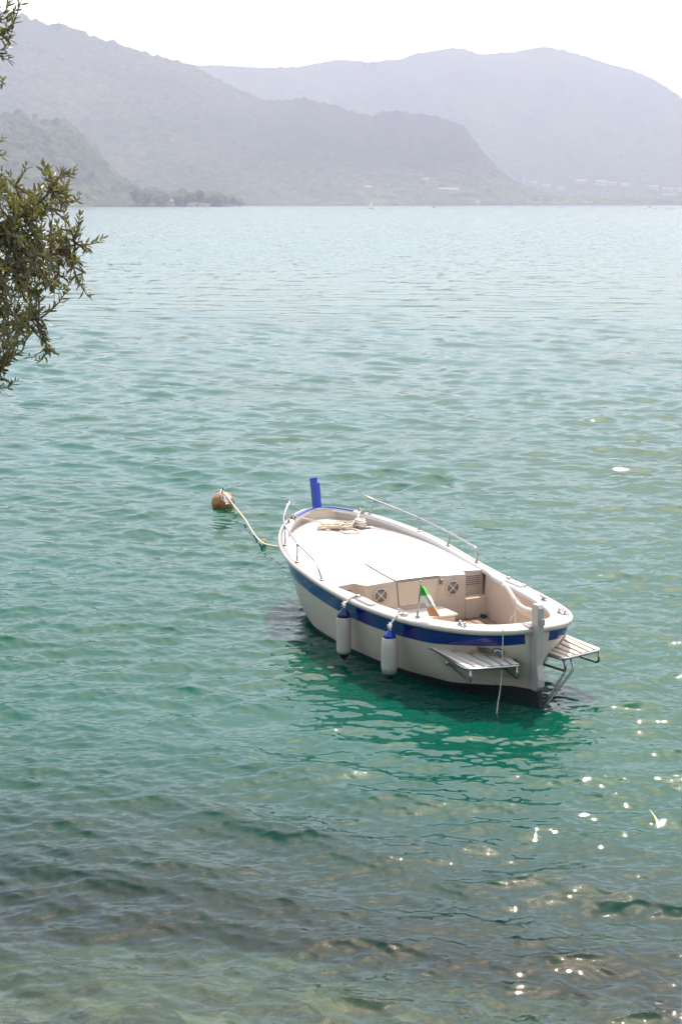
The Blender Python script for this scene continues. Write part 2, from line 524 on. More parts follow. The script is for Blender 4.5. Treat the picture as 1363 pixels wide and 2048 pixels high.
# ------------------------------------------------------------------ mountains across the lake
def terrain(name, sky_pts, shore, ridge_d, back, x0, x1, dx, rows, tree, gully, m, power=.85, seed=0):
    """a hill whose skyline runs through the given image pixels; shore / ridge_d: distance of its foot and its crest"""
    u = np.array([p[0] for p in sky_pts], float); v = np.array([p[1] for p in sky_pts], float)
    X = np.arange(x0, x1, dx)
    ta = np.array([pixel_dir(a, b) for a, b in zip(u, v)])
    D = ridge_d(X) if callable(ridge_d) else np.full_like(X, ridge_d)
    S = shore(X) if callable(shore) else np.full_like(X, shore)
    H = CAM_H + np.interp(X / D, ta[:, 0], ta[:, 1]) * D
    H = np.maximum(H, 2.0)
    t = np.concatenate([np.linspace(-.06, 1, rows), np.linspace(1, 1 + back, max(8, rows // 5))[1:]])
    TT, XX = np.meshgrid(t, X, indexing='ij')
    YY = S + (D - S) * TT
    shape = np.where(TT <= 1, np.clip(TT, 0, 1) ** power, np.clip(1 - .9 * ((TT - 1) / back) ** 1.2, 0, 1))
    Z = H * shape
    g = fbm(XX / 260 + seed, YY / 420 + seed, 4) + .35 * (.22 - np.abs(fbm(XX / 130 + seed * 2, YY / 330 + seed, 4)) * 1.6)
    env = np.clip(TT, 0, 1) * np.clip(1.0 - TT, 0, 1) * 4
    Z = Z + gully * env * g * H / (H.max())
    fade = np.clip(TT * 12, 0, 1)
    Z = Z + fade * (tree * (1.9 * np.abs(fbm(XX / 26 + 5, YY / 26 + seed, 2)) * 2 + 1.5 * fbm(XX / 9, YY / 12 + seed, 2)) )
    Z = np.where(TT < 0, -6, Z)
    o = grid_mesh_np(name, np.stack([XX, YY, Z], -1), m)
    tag(o, kind='structure')
    HILLS.append(BVHTree.FromPolygons([v.co[:] for v in o.data.vertices], [p.vertices[:] for p in o.data.polygons]))
    return o

def on_hill(u, v, D):
    """where a line of sight from the survey station meets the slopes"""
    a, e = pixel_dir(u, v)
    best = None
    for t in HILLS:
        h = t.ray_cast(Vector((0, 0, CAM_H)), Vector((a, 1, e)).normalized(), 20000)
        if h[0] is not None and (best is None or h[0].y < best.y): best = h[0]
    if best is None: best = Vector((a * D, D, max(0.6, CAM_H + e * D)))
    return best
HILLS = []
SKY_LEFT = [(-900, 60), (-500, -20), (-250, -40), (0, 24), (40, 30), (100, 52), (118, 49), (200, 80), (250, 92), (310, 114), (350, 124), (380, 130), (420, 152), (480, 182), (530, 203), (570, 207), (600, 200), (640, 207), (700, 224), (745, 234), (765, 225), (790, 222), (820, 228), (880, 238), (910, 248), (940, 273), (970, 313), (1000, 348), (1040, 376), (1100, 392), (1250, 400), (1500, 402), (2200, 403)]  # skyline points as image pixels, placed at an assumed distance
SKY_BACK = [(-600, 180), (300, 152), (380, 131), (440, 132), (520, 137), (600, 135), (640, 127), (680, 120), (700, 121), (730, 127), (770, 122), (800, 120), (830, 110), (870, 102), (900, 98), (930, 99), (955, 110), (990, 108), (1030, 104), (1060, 99), (1090, 95), (1130, 102), (1170, 114), (1210, 127), (1265, 142), (1300, 157), (1330, 177), (1363, 204), (1450, 270), (1600, 320), (2200, 350)]
SKY_NEAR = [(-1200, 260), (-500, 180), (-200, 200), (0, 229), (40, 231), (60, 242), (85, 246), (100, 243), (140, 251), (170, 273), (195, 298), (205, 323), (225, 338), (240, 362), (270, 381), (300, 389), (340, 392), (400, 395), (450, 398), (475, 402), (490, 409), (520, 413), (700, 413)]
terrain('mountain', SKY_BACK, 5200, 6800, .4, -3000, 3000, 11, 150, 5, 150, M['forest'], .8, 3.1)
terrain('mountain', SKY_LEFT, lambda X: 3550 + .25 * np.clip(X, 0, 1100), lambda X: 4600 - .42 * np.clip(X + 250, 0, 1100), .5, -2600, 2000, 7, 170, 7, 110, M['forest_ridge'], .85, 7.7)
terrain('hill', SKY_NEAR, lambda X: 2300 - .0 * X, lambda X: 2850 - .35 * np.clip(X + 780, 0, 530), .5, -1700, -170, 4, 130, 9, 60, M['forest_near'], .8, 1.3)

# ------------------------------------------------------------------ far trees, houses, tower, boats
def leaf_mat(name, c0, c1):
    m, N, L, b = mat(name)
    t = noise_node(N, L, .45, 4, .7)
    r = ramp(N, L, t.outputs[0], [(.35, c0), (.65, c1)])
    L.new(r.outputs[0], b.inputs['Base Color']); b.inputs['Roughness'].default_value = .9
    b.inputs['Specular IOR Level'].default_value = .15
    tl_ = N.new('ShaderNodeBsdfTranslucent'); L.new(r.outputs[0], tl_.inputs[0])
    ms = N.new('ShaderNodeMixShader'); ms.inputs[0].default_value = .5
    L.new(b.outputs[0], ms.inputs[1]); L.new(tl_.outputs[0], ms.inputs[2])
    L.new(ms.outputs[0], N['Material Output'].inputs['Surface'])
    return m
M['tree_dark'] = leaf_mat('dark foliage', (.05, .075, .03), (.09, .12, .05))
M['tree_mid'] = leaf_mat('green foliage', (.08, .11, .045), (.15, .17, .07))
M['tree_pale'] = leaf_mat('pale foliage', (.13, .16, .06), (.22, .23, .10))
M['bark'] = simple('bark', (.10, .075, .05), .9, var=.4, scale=12, bmp=.6, sx=(1, 1, .3))
M['plaster'] = simple('pale plaster', (.66, .61, .54), .9, var=.1, scale=.3)
M['plaster_pink'] = simple('pink plaster', (.60, .44, .36), .9, var=.1, scale=.3)
M['rooftile'] = simple('terracotta roof', (.36, .235, .185), .9, var=.25, scale=.6)
M['stone'] = simple('old stone', (.30, .25, .21), .95, var=.25, scale=.5, bmp=.4)
M['sail'] = simple('sail cloth', (.85, .82, .78), .8, var=.05)
_n = M['sail'].node_tree
_t = _n.nodes.new('ShaderNodeBsdfTranslucent'); _t.inputs[0].default_value = (.85, .82, .78, 1)
_m = _n.nodes.new('ShaderNodeMixShader'); _n.links.new(_n.nodes['Principled BSDF'].outputs[0], _m.inputs[1]); _n.links.new(_t.outputs[0], _m.inputs[2])
_n.links.new(_m.outputs[0], _n.nodes['Material Output'].inputs['Surface'])

def crown_clumps(mb, h, w, kind, seed):
    rg = random.Random(seed)
    ncl = 150
    for k in range(ncl):
        if kind == 'cone':
            z = rg.random() ** 1.3; rad = w * .5 * (1 - z) ** .8 + .05 * w
            c = Vector((rg.gauss(0, .45) * rad, rg.gauss(0, .45) * rad, h * (.12 + .88 * z)))
            s = w * .11 * (1.15 - z * .6)
        else:
            d = Vector((rg.gauss(0, 1), rg.gauss(0, 1), rg.gauss(0, 1))).normalized() * (rg.random() ** .45)
            c = Vector((d.x * w * .46, d.y * w * .46, h * (.58 + .38 * d.z)))
            s = w * rg.uniform(.07, .13)
        # an uneven tuft of six leaf sprays
        for q in range(6):
            n = Vector((rg.gauss(0, 1), rg.gauss(0, 1), rg.gauss(0, 1))).normalized()
            a = n.orthogonal().normalized(); b2 = n.cross(a)
            o2 = c + Vector((rg.gauss(0, s * .5), rg.gauss(0, s * .5), rg.gauss(0, s * .4)))
            k1 = s * rg.uniform(.6, 1.2)
            mb.add([o2 + a * k1, o2 + b2 * k1 * .8, o2 - a * k1 * .9, o2 - b2 * k1], [(0, 1, 2, 3)])

def far_tree(x, y, z, h, w, kind, m, label, group, seed):
    root = empty('tree', (x, y, z))
    tag(root, label, 'tree', group)
    mb = MB(); crown_clumps(mb, h, w, kind, seed)
    mb.build('crown', M[m], root)
    MB().tube([(0, 0, -1.5), (.1, 0, h * .3), (0, .1, h * .7)], [w * .045, w * .035, w * .012], 6).build('trunk', M['bark'], root)
    return root

def at_far(u, D, v=None):
    a, e = pixel_dir(u, v if v else 406)
    return a * D, D, CAM_H + e * D

TREES = [  # image column, distance, height, width, kind, foliage, label
    (274, 1750, 17, 13, 'round', 'tree_dark', 'dark rounded tree at the left start of the wooded spit'),
    (290, 1640, 13, 17, 'round', 'tree_mid', 'wide dome shaped tree low on the wooded spit'),
    (315, 1650, 11, 11, 'round', 'tree_pale', 'pale small tree behind the waterline, between two wider crowns'),
    (330, 1630, 12, 12, 'round', 'tree_mid', 'mid green tree just left of the small pink house on the spit'),
    (357, 1625, 9, 10, 'round', 'tree_dark', 'low dark round bush tree right of the small pink house'),
    (373, 1640, 12, 9, 'cone', 'tree_dark', 'slim dark upright tree at the middle of the spit'),
    (385, 1690, 13, 13, 'round', 'tree_mid', 'broad green tree behind the slim upright one'),
    (400, 1720, 16, 10, 'round', 'tree_dark', 'taller dark tree poking above the middle of the spit'),
    (414, 1660, 10, 13, 'round', 'tree_pale', 'pale wide low tree right of the middle of the spit'),
    (433, 1650, 9, 12, 'round', 'tree_mid', 'low spreading tree before the tall end trees'),
    (446, 1700, 13, 11, 'round', 'tree_pale', 'light green tree left of the tall dark end tree'),
    (458, 1640, 19, 11, 'round', 'tree_dark', 'tallest dark tree near the tip of the spit'),
    (468, 1640, 13, 8, 'round', 'tree_mid', 'short dark tree right against the tallest one at the tip'),
    (478, 1635, 8, 9, 'round', 'tree_mid', 'small last bush tree at the very tip of the spit'),
]
for k, (u, D, h, w, kind, m, lab) in enumerate(TREES):
    p = on_hill(u, 409.5 + (k % 3) * .7, D * 1.42)
    far_tree(p.x, p.y, p.z - .5, h * 1.4, w * 1.4, kind, m, lab, 'trees on the wooded spit', 40 + k)
RIDGE_TREES = [(765, 3310, 228, 26, 10, 'cone', 'pointed conifer on the crest of the middle ridge'), (750, 3320, 236, 18, 12, 'round', 'round tree left of the conifer on the middle ridge crest'),
               (118, 3700, 54, 26, 22, 'round', 'bushy tree breaking the skyline of the tall left mountain'), (790, 3300, 226, 20, 15, 'round', 'round tree right of the conifer on the middle ridge crest'),
               (727, 5890, 129, 28, 26, 'round', 'lone tree in the saddle of the far mountain skyline'), (745, 5890, 127, 26, 28, 'round', 'second lone tree right of the saddle on the far skyline')]
for k, (u, D, v, h, w, kind, lab) in enumerate(RIDGE_TREES):
    p = on_hill(u, v + 9, D)
    far_tree(p.x, p.y, p.z - 2, h, w, kind, 'tree_dark', lab, 'trees on the skylines', 90 + k)

def house(u, D, v, w, d, h, rot, wall, label, group='houses on the far shore'):
    p = on_hill(u, v + .8, D)
    k = p.y / D
    w *= k * .85; h *= k * .72; d *= k
    root = empty('house', (p.x, p.y, p.z - .3), rot)
    tag(root, label, 'house', group)
    mb = MB().prism([(-w / 2, -d / 2), (w / 2, -d / 2), (w / 2, d / 2), (-w / 2, d / 2)], -14, h)
    mb.build('wall', M[wall], root)
    e = .5
    rh = min(d * .28, 3.4)
    V = [(-w / 2 - e, -d / 2 - e, h), (w / 2 + e, -d / 2 - e, h), (w / 2 + e, d / 2 + e, h), (-w / 2 - e, d / 2 + e, h), (-w / 2 - e, 0, h + rh), (w / 2 + e, 0, h + rh)]
    mesh('roof', V, [(0, 1, 5, 4), (2, 3, 4, 5), (1, 2, 5), (3, 0, 4), (3, 2, 1, 0)], M['rooftile'], root, False)
    n = max(2, int(w / 4))
    for k in range(n):
        MB().box((-w / 2 + (k + .5) * w / n, -d / 2 - .03, h * .62), (1.1, .12, 1.6)).build('window', M['dark'], root)
    return root

def hill_z(y_px, D):
    return CAM_H + pixel_dir(681, y_px)[1] * D
HOUSES = [
    (341, 1640, 408, 9, 7, 5, 'plaster_pink', 'small pink house among the trees of the spit'),
    (386, 1622, 412, 11, 7, 3, 'plaster', 'low white boathouse at the waterline of the spit'),
    (409, 1622, 412, 14, 6, 2.6, 'plaster', 'long low white shed by the water of the spit'),
    (480, 1632, 407, 6, 6, 8, 'plaster_pink', 'narrow pinkish house at the tip of the spit'),
    (736, 2960, 378, 16, 10, 6, 'plaster_pink', 'pinkish house on the green slope above the sailing boat'),
    (852, 2990, 362, 13, 9, 6, 'plaster_pink', 'lone pink house highest on the slope under the middle ridge'),
    (884, 2960, 381, 22, 10, 5, 'plaster', 'long pale house at the left of a bright pair'),
    (905, 2955, 382, 24, 10, 5, 'plaster_pink', 'long pink house at the right of the bright pair'),
    (955, 3010, 407, 9, 8, 6, 'plaster', 'small white house at the water right of the dark headland'),
    (1047, 4260, 364, 8, 8, 10, 'plaster', 'tiny bright white house standing alone above the town'),
    (1068, 4250, 367, 16, 10, 6, 'plaster', 'white house just right of the tiny bright one'),
    (1092, 4240, 373, 24, 10, 6, 'plaster_pink', 'pink roofed house left of the white hall'),
    (1121, 4230, 379, 20, 11, 8, 'plaster', 'white hall low in front of the town'),
    (1078, 4150, 408, 9, 8, 6, 'plaster', 'white cottage at the waterline left of the jetty houses'),
    (1115, 4150, 408, 7, 7, 5, 'plaster', 'tiny cottage at the waterline midway to the jetty houses'),
    (1171, 4150, 407, 10, 8, 7, 'plaster', 'left one of two bright jetty houses'),
    (1181, 4152, 407, 8, 8, 6, 'plaster_pink', 'right one of two bright jetty houses'),
    (1160, 4290, 364, 38, 14, 7, 'plaster_pink', 'long pink terrace at the upper left of the town'),
    (1200, 4280, 366, 34, 13, 8, 'plaster', 'widest white terrace at the middle of the town'),
    (1223, 4275, 368, 26, 12, 6, 'plaster_pink', 'pink house right of the widest white terrace'),
    (1247, 4260, 372, 30, 13, 7, 'plaster_pink', 'long pink house at the right end of the upper row'),
    (1304, 4250, 375, 32, 13, 7, 'plaster', 'bright white flat block alone toward the right edge'),
    (1328, 4240, 380, 20, 11, 7, 'plaster_pink', 'pink house left of the last cluster at the right edge'),
    (1340, 4240, 381, 16, 10, 8, 'plaster', 'white house within the last cluster at the right edge'),
    (1357, 4235, 381, 14, 10, 8, 'plaster', 'last white house at the right edge of the view'),
    (1338, 4200, 391, 46, 10, 5, 'plaster_pink', 'very long low pink shed below the last cluster'),
]
for k, (u, D, v, w, d, h, wall, lab) in enumerate(HOUSES):
    house(u, D, v, w, d, h, random.uniform(-.35, .35), wall, lab)

def tower():
    p = on_hill(70, 247, 2800)
    root = empty('watch_tower', (p.x, p.y, p.z - 1), .3)
    tag(root, 'ruined square stone tower on top of the near left hill', 'tower')
    mb = MB()
    mb.prism([(-4, -4), (4, -4), (4, 4), (-4, 4)], -12, 17)
    mb.build('wall', M['stone'], root)
    mb = MB()
    for (a, b) in ((-3.4, -3.4), (0, -3.4), (3.4, -3.4), (-3.4, 3.4), (3.4, 3.4), (-3.4, 0), (3.4, 0)):
        mb.box((a, b, 17.7), (1.2, 1.2, 1.4))
    mb.build('battlement', M['stone'], root)
    MB().box((0, -4.02, 12), (1.1, .1, 2.4)).build('window', M['dark'], root)
tower()

def sail_boat():
    x, y, _ = at_far(742, 1500)
    root = empty('sailing_boat', (x, y, 0), .5)
    tag(root, 'tiny white sailing boat far out on the lake under full sail', 'sailing boat')
    poly = [(-2.6, -.6), (-2.6, .6), (0, 1.0), (2.0, .6), (3.4, 0), (2.0, -.6), (0, -1.0)]
    MB().prism(poly, -.2, .7).build('hull', M['white'], root, bevel=.08)
    MB().tube([(.6, 0, .6), (.55, 0, 8.4)], [.07, .04], 6).build('mast', M['steel'], root)
    mesh('mainsail', [(.45, 0, 1.4), (-2.6, .5, 1.5), (-1.2, .45, 4.2), (.5, 0, 8.3), (.5, .12, 4.5), (.45, .03, 1.45), (-2.6, .53, 1.55), (-1.2, .48, 4.2), (.5, .03, 8.3)], [(0, 1, 2, 4), (4, 2, 3), (7, 6, 5, 4), (8, 7, 4)], M['sail'], root, False)
    mesh('jib', [(3.2, 0, .9), (.8, -.35, 1.2), (.62, 0, 6.8), (3.2, .03, .9), (.8, -.32, 1.2), (.62, .03, 6.8)], [(0, 2, 1), (3, 4, 5)], M['sail'], root, False)
sail_boat()

def motor_boat(u, D, ln, rot, label):
    x, y, _ = at_far(u, D)
    root = empty('motor_boat', (x, y, 0), rot)
    tag(root, label, 'motor boat', 'dark motor boats far out')
    poly = [(-.5 * ln, -.17 * ln), (-.5 * ln, .17 * ln), (0, .2 * ln), (.3 * ln, .13 * ln), (.5 * ln, 0), (.3 * ln, -.13 * ln), (0, -.2 * ln)]
    MB().prism(poly, -.2, .16 * ln).build('hull', M['navy'], root, bevel=.05)
    MB().prism([(-.2 * ln, -.1 * ln), (.12 * ln, -.1 * ln), (.16 * ln, 0), (.12 * ln, .1 * ln), (-.2 * ln, .1 * ln)], .16 * ln, .34 * ln).build('cabin', M['dark'], root, bevel=.05)
for u, D, ln, r, lab in ((867, 1800, 4.2, .3, 'dark little motor boat right of the distant sailing boat'), (1297, 2000, 4.2, .1, 'dark motor boat nearest the far right shore')):
    motor_boat(u, D, ln, r, lab)
for u, D, lab in ((1290, 1400, 'dark float leftmost of the specks below the right town'), (1310, 1390, 'dark float second from the left among the specks at right'),
                  (1336, 1390, 'dark float left one of the pair near the right edge'), (1345, 1350, 'dark float right one of the pair near the right edge')):
    x, y, _ = at_far(u, D)
    mb = MB(); mb.lathe([(.2, -.3), (.6, -.1), (.7, .2), (.5, .55), (.15, .75), (.12, 1.1), (.05, 1.15)], (0, 0, 0), n=12)
    o = mb.build('float', M['navy'], None, True); o.location = (x, y, 0)
    tag(o, lab, 'float', 'dark floats far out')

# ------------------------------------------------------------------ the moored boat
BL = 5.6
BX0, BY0, BTH = 2.1178, 16.2891, .45212
BROT = BTH + math.pi / 2
def half(t):
    tm, pa, ra, pf, rf, B = .66294, 2.69274, .39166, 2.02212, .58535, 2.26385
    ua = np.clip((tm - t) / tm, 0, 1); uf = np.clip((t - tm) / (1 - tm), 0, 1)
    return B / 2 * np.clip(1 - ua ** pa, 0, 1) ** ra * np.clip(1 - uf ** pf, 0, 1) ** rf
def sheer(t):
    t0, zs, zm, zb = .35, .82434, .72452, 1.16265
    return zm + (zb - zm) * np.clip((t - t0) / (1 - t0), 0, 1) ** 2 + (zs - zm) * np.clip((t0 - t) / t0, 0, 1) ** 2
R0T = [0, .05, .095, .175, .25, .36, .5, .63, .75, .87, 1]
R0V = [.06, .18, .32, .54, .72, .81, .85, .82, .70, .48, .3]
KT = [0, .14, .3, .7, 1]
KV = [.3, .3, .6, .6, .9]
SW = [0, .3, .5, .62, .72, .8, .9, 1]           # undercut stern: full under the rail, drawn in sharply below the stripe
SV = [0, .12, .30, .52, .80, .92, .98, 1]
def hull_half(t, z):
    zs = sheer(t); r0 = np.interp(t, R0T, R0V); k = np.interp(t, KT, KV)
    w = np.clip(z / zs, 0, 1)
    bl = np.clip((t - .05) / .09, 0, 1)
    S = np.interp(w, SW, SV) * (1 - bl) + w ** k * bl
    r = np.where(z >= 0, r0 + (1 - r0) * S, r0 * np.clip(1 - (np.clip(-z, 0, .42) / .42) ** 2, 0, 1) ** .6)
    return half(t) * r
TT = (1 - np.cos(np.linspace(0, math.pi, 110))) / 2
def boot(t): return .058 + .085 * np.clip(1 - t / .35, 0, 1) ** 2
def stripe_lo(t): return sheer(t) - np.interp(t, [0, .03, .16, 1], [.155, .165, .215, .26])

def boat_local(s, y, z):
    c, n = math.cos(BROT), math.sin(BROT)
    return (BX0 + s * c - y * n, BY0 + s * n + y * c, z)

boat = empty('moored_boat', (BX0, BY0, 0), BROT)
tag(boat, 'white motor boat with blue stripe and blue stem post, moored to the orange buoy', 'boat')

def loft(zfun_list, off=0.0, tt=TT, side=None):
    """rows of points at heights given per level, both sides in one closed strip: port from stern to bow, starboard back"""
    rows = []
    for zf in zfun_list:
        z = zf(tt)
        h = hull_half(tt, z) + off
        port = np.stack([tt * BL, h, z], 1); st = np.stack([tt * BL, -h, z], 1)[::-1]
        rows.append(np.concatenate([port, st[1:-1] if off == 0 else st], 0))
    return np.array(rows)

def strip_faces(n, m, closed=True):
    F = []
    for i in range(n - 1):
        for j in range(m if closed else m - 1):
            k = (j + 1) % m
            F.append((i * m + j, i * m + k, (i + 1) * m + k, (i + 1) * m + j))
    return F

# hull
levels = [lambda t, f=f: -.42 + 0 * t + f * .42 for f in (0, .25, .5, .75)]
levels += [lambda t: 0 * t, lambda t: boot(t) * .5, lambda t: boot(t)]
levels += [lambda t, f=f: boot(t) + .004 + f * (sheer(t) - .012 - boot(t)) for f in np.linspace(0, 1, 19)]
Rw = loft(levels)
n, m = Rw.shape[:2]
mi = []
for i in range(n - 1): mi += [0 if i < 6 else 1] * m
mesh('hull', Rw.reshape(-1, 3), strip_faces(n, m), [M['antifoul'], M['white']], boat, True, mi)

# blue stripe, 4 mm proud of the hull, from just off the rudder round the bow
ts = np.concatenate([[.0015, .003], TT[TT > .004]])
def stripe(tt):
    rows = []
    for f in (0, .2, .4, .6, .8, 1):
        z = stripe_lo(tt) + f * (sheer(tt) - .03 - stripe_lo(tt))
        h = hull_half(tt, z) + .004
        rows.append(np.concatenate([np.stack([tt * BL, h, z], 1), np.stack([tt * BL + (tt > .999) * .004, -h, z], 1)[::-1]], 0))
    R = np.array(rows)
    return R
Rw = stripe(ts); n, m = Rw.shape[:2]
mesh('blue_stripe', Rw.reshape(-1, 3), strip_faces(n, m, False), M['blue'], boat, True)

# gunwale: rub rail, seam and cap
def rim_points(tt):
    h = half(tt); s = tt * BL; z = sheer(tt)
    port = np.stack([s, h, z], 1); st = np.stack([s, -h, z], 1)[::-1]
    return np.concatenate([port, st[1:-1]], 0)
tt2 = (1 - np.cos(np.linspace(0, math.pi, 150))) / 2
RIM = rim_points(tt2)
def rim_normals(P):
    d = np.roll(P, -1, 0) - np.roll(P, 1, 0); d[:, 2] = 0
    d /= np.linalg.norm(d, axis=1)[:, None] + 1e-9
    nrm = np.stack([d[:, 1], -d[:, 0], 0 * d[:, 0]], 1)      # outward for port stern->bow
    c = np.array([BL * .5, 0, 0]); sgn = np.sign(((P - c) * nrm).sum(1))
    return nrm * np.where(sgn == 0, 1, sgn)[:, None]
RN = rim_normals(RIM)
for _ in range(3): RN = (RN + np.roll(RN, 1, 0) + np.roll(RN, -1, 0)); RN /= np.linalg.norm(RN, axis=1)[:, None]
def sweep(name, prof, mats, midx=None, sel=None, smooth=True):
    """prof: closed list of (outward, up) offsets"""
    k = len(prof); P = RIM; N_ = RN
    V = []
    for i in range(len(P)):
        for (o_, u_) in prof: V.append(P[i] + N_[i] * o_ + np.array([0, 0, u_]))
    F = []; MI = []
    L_ = len(P)
    for i in range(L_):
        if sel is not None and not (sel[i] and sel[(i + 1) % L_]): continue
        for j in range(k):
            F.append((i * k + j, i * k + (j + 1) % k, ((i + 1) % L_) * k + (j + 1) % k, ((i + 1) % L_) * k + j)); MI.append(midx[j] if midx else 0)
    return mesh(name, V, F, mats, boat, smooth, MI)
prof = []
for k in range(10):
    a = math.pi * (-.5 + k / 9)
    prof.append((.018 + .028 * math.cos(a), -.008 + .032 * math.sin(a)))
prof += [(-.004, .024), (-.004, -.04)]
sweep('rub_rail', prof, M['cream'])
# cap: width varies; built as a strip with a rounded inner lip
def cap_w(s):
    return np.interp(s, [0, .25, .7, 1.6, 2.5, 2.8, 4, 5.6], [.20, .20, .19, .15, .13, .075, .07, .075])
def inset(P, N_, w):
    Q = P - N_ * w[:, None]
    Q[:, 0] = np.clip(Q[:, 0], .13, BL - .1)
    # never cross the centre line
    sg = np.sign(P[:, 1]); Q[:, 1] = np.where(Q[:, 1] * sg < .004, .004 * sg, Q[:, 1])
    return Q
W = cap_w(RIM[:, 0])
IN = inset(RIM, RN, W)
IN2 = inset(RIM, RN, W + .012)
SEAM0 = RIM - RN * .004 + np.array([0, 0, .020]); SEAM1 = RIM - RN * .016 + np.array([0, 0, .016])
rows = [RIM - RN * .003 + np.array([0, 0, .022]), SEAM1, SEAM1 + np.array([0, 0, .006]) - RN * .004, IN * np.array([1, 1, 0]) + np.array([0, 0, 1]) * (RIM[:, 2:3] + .024), IN2 * np.array([1, 1, 0]) + np.array([0, 0, 1]) * (RIM[:, 2:3] + .012), IN2 * np.array([1, 1, 0]) + np.array([0, 0, 1]) * (RIM[:, 2:3] - .03)]
Rw = np.array(rows); n, m = Rw.shape[:2]
mi = []
for i in range(n - 1): mi += [1 if i == 0 else 0] * m
mesh('gunwale', Rw.reshape(-1, 3), strip_faces(n, m), [M['deck'], M['seam']], boat, True, mi)

# deck
SOLE = .20
def inner_half(s):     # inside edge of the cap, by distance along the boat
    t = s / BL
    return np.maximum(half(t) - cap_w(s) - .012, .02)
def deck_z(s): return .742 + .235 * (np.clip(s - 2.72, 0, 9) / 2.6) ** 1.45
cs = np.array([-1, -.93, -.86, -.79, -.728, -.675, -.62, -.45, -.3, -.15, 0, .15, .3, .45, .62, .675, .728, .79, .86, .93, 1])
def s_aft(c):
    y = abs(c) * 1.04
    return np.interp(y, [0, .70, .76, 2], [2.72, 2.72, 2.90, 2.90])
vs = np.concatenate([np.linspace(0, .9, 30), np.linspace(.92, 1, 14)])
G = np.zeros((len(vs), len(cs), 3))
S_END = 5.47
for i, v in enumerate(vs):
    for j, c in enumerate(cs):
        s = s_aft(c) + (S_END - s_aft(c)) * v
        y = c * (inner_half(s) + .012)
        G[i, j] = (s, y, deck_z(s) + .045 * (1 - c * c))
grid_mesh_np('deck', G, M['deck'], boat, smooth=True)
# bulwark: inside face of the gunwale above the deck
for sg in (1, -1):
    ss = np.linspace(2.72, S_END, 60)
    y = sg * (inner_half(ss) + .004)
    A = np.stack([ss, y, sheer(ss / BL) + .012], 1); B = np.stack([ss, y * .995, np.minimum(deck_z(ss) - .03, sheer(ss / BL) - .02)], 1)
    grid_mesh_np('bulwark', np.array([A, B]), M['white'], boat)
ss = np.array([S_END, S_END]); yy = float(inner_half(np.array([S_END]))[0]) + .004
mesh('bow_bulwark', [(S_END, yy, 1.15), (S_END, -yy, 1.15), (S_END, -yy, .9), (S_END, yy, .9)], [(0, 1, 2, 3)], M['white'], boat, False)

# bulkhead with its recesses, and the ledges
def bulk():
    mb = MB()
    zt = lambda s, y: deck_z(np.array([s]))[0] + .045 * (1 - min(1, abs(y) / 1.04) ** 2) - .002
    path = [(2.90, 1.06), (2.90, .757), (2.722, .70), (2.722, .35), (2.722, 0), (2.722, -.35), (2.722, -.70), (2.90, -.757), (2.90, -1.06)]
    for a, b in zip(path[:-1], path[1:]):
        lo = .45 if (a[0] > 2.73 or b[0] > 2.73) else SOLE - .05
        mb.add([(a[0], a[1], lo), (b[0], b[1], lo), (b[0], b[1], zt(*b)), (a[0], a[1], zt(*a))], [(0, 1, 2, 3)])
    for sg in (1, -1):
        # ledge and the face under it
        mb.add([(2.70, sg * .70, .45), (2.70, sg * 1.04, .45), (2.92, sg * 1.06, .45), (2.92, sg * .70, .45)], [(0, 1, 2, 3)])
        mb.add([(2.70, sg * .70, .45), (2.70, sg * 1.04, .45), (2.70, sg * 1.0, .15), (2.70, sg * .70, .15)], [(0, 1, 2, 3)])
        mb.add([(2.70, sg * .70, .45), (2.722, sg * .70, .45), (2.722, sg * .70, .15), (2.70, sg * .70, .15)], [(0, 1, 2, 3)])
    mb.build('bulkhead', M['white'], boat)
bulk()
# cockpit lining and sole
tl = TT[(TT * BL > .16) & (TT * BL < 2.78)]
tl = np.concatenate([[.16 / BL], tl, [2.78 / BL]])
for sg in (1, -1):
    s = tl * BL
    top = np.minimum(half(tl) - .06, half(tl)) * 0 + np.interp(s, RIM[:150, 0], IN2[:150, 1]); top = np.maximum(top, .03)
    bot = np.minimum(top - .015, hull_half(tl, np.full_like(tl, SOLE)) - .03); bot = np.maximum(bot, .02)
    rows = []
    for f in (0, .12, .3, .5, .7, .88, 1):
        z = (sheer(tl) + .006) * (1 - f) + (SOLE - .03) * f
        y = top + (bot - top) * f ** 1.8
        rows.append(np.stack([s, sg * y, z], 1))
    grid_mesh_np('cockpit_lining', np.array(rows), M['white'], boat)
ss = np.linspace(.2, 2.72, 24)
yb = np.maximum(np.minimum(np.interp(ss, RIM[:150, 0], IN2[:150, 1]) - .005, hull_half(ss / BL, np.full_like(ss, SOLE)) - .02), .03)
grid_mesh_np('sole', np.stack([np.stack([ss, -yb, 0 * ss + SOLE], 1), np.stack([ss, yb, 0 * ss + SOLE], 1)]), M['teakdark'], boat, False)
mb = MB()
for k in range(-7, 8):
    y = k * .115
    s0 = ss[np.argmax(yb > abs(y) + .01)]
    mb.box(((s0 + 2.70) / 2, y, SOLE + .002), (2.70 - s0, .009, .006))
mb.build('sole_seam', M['dark'], boat)

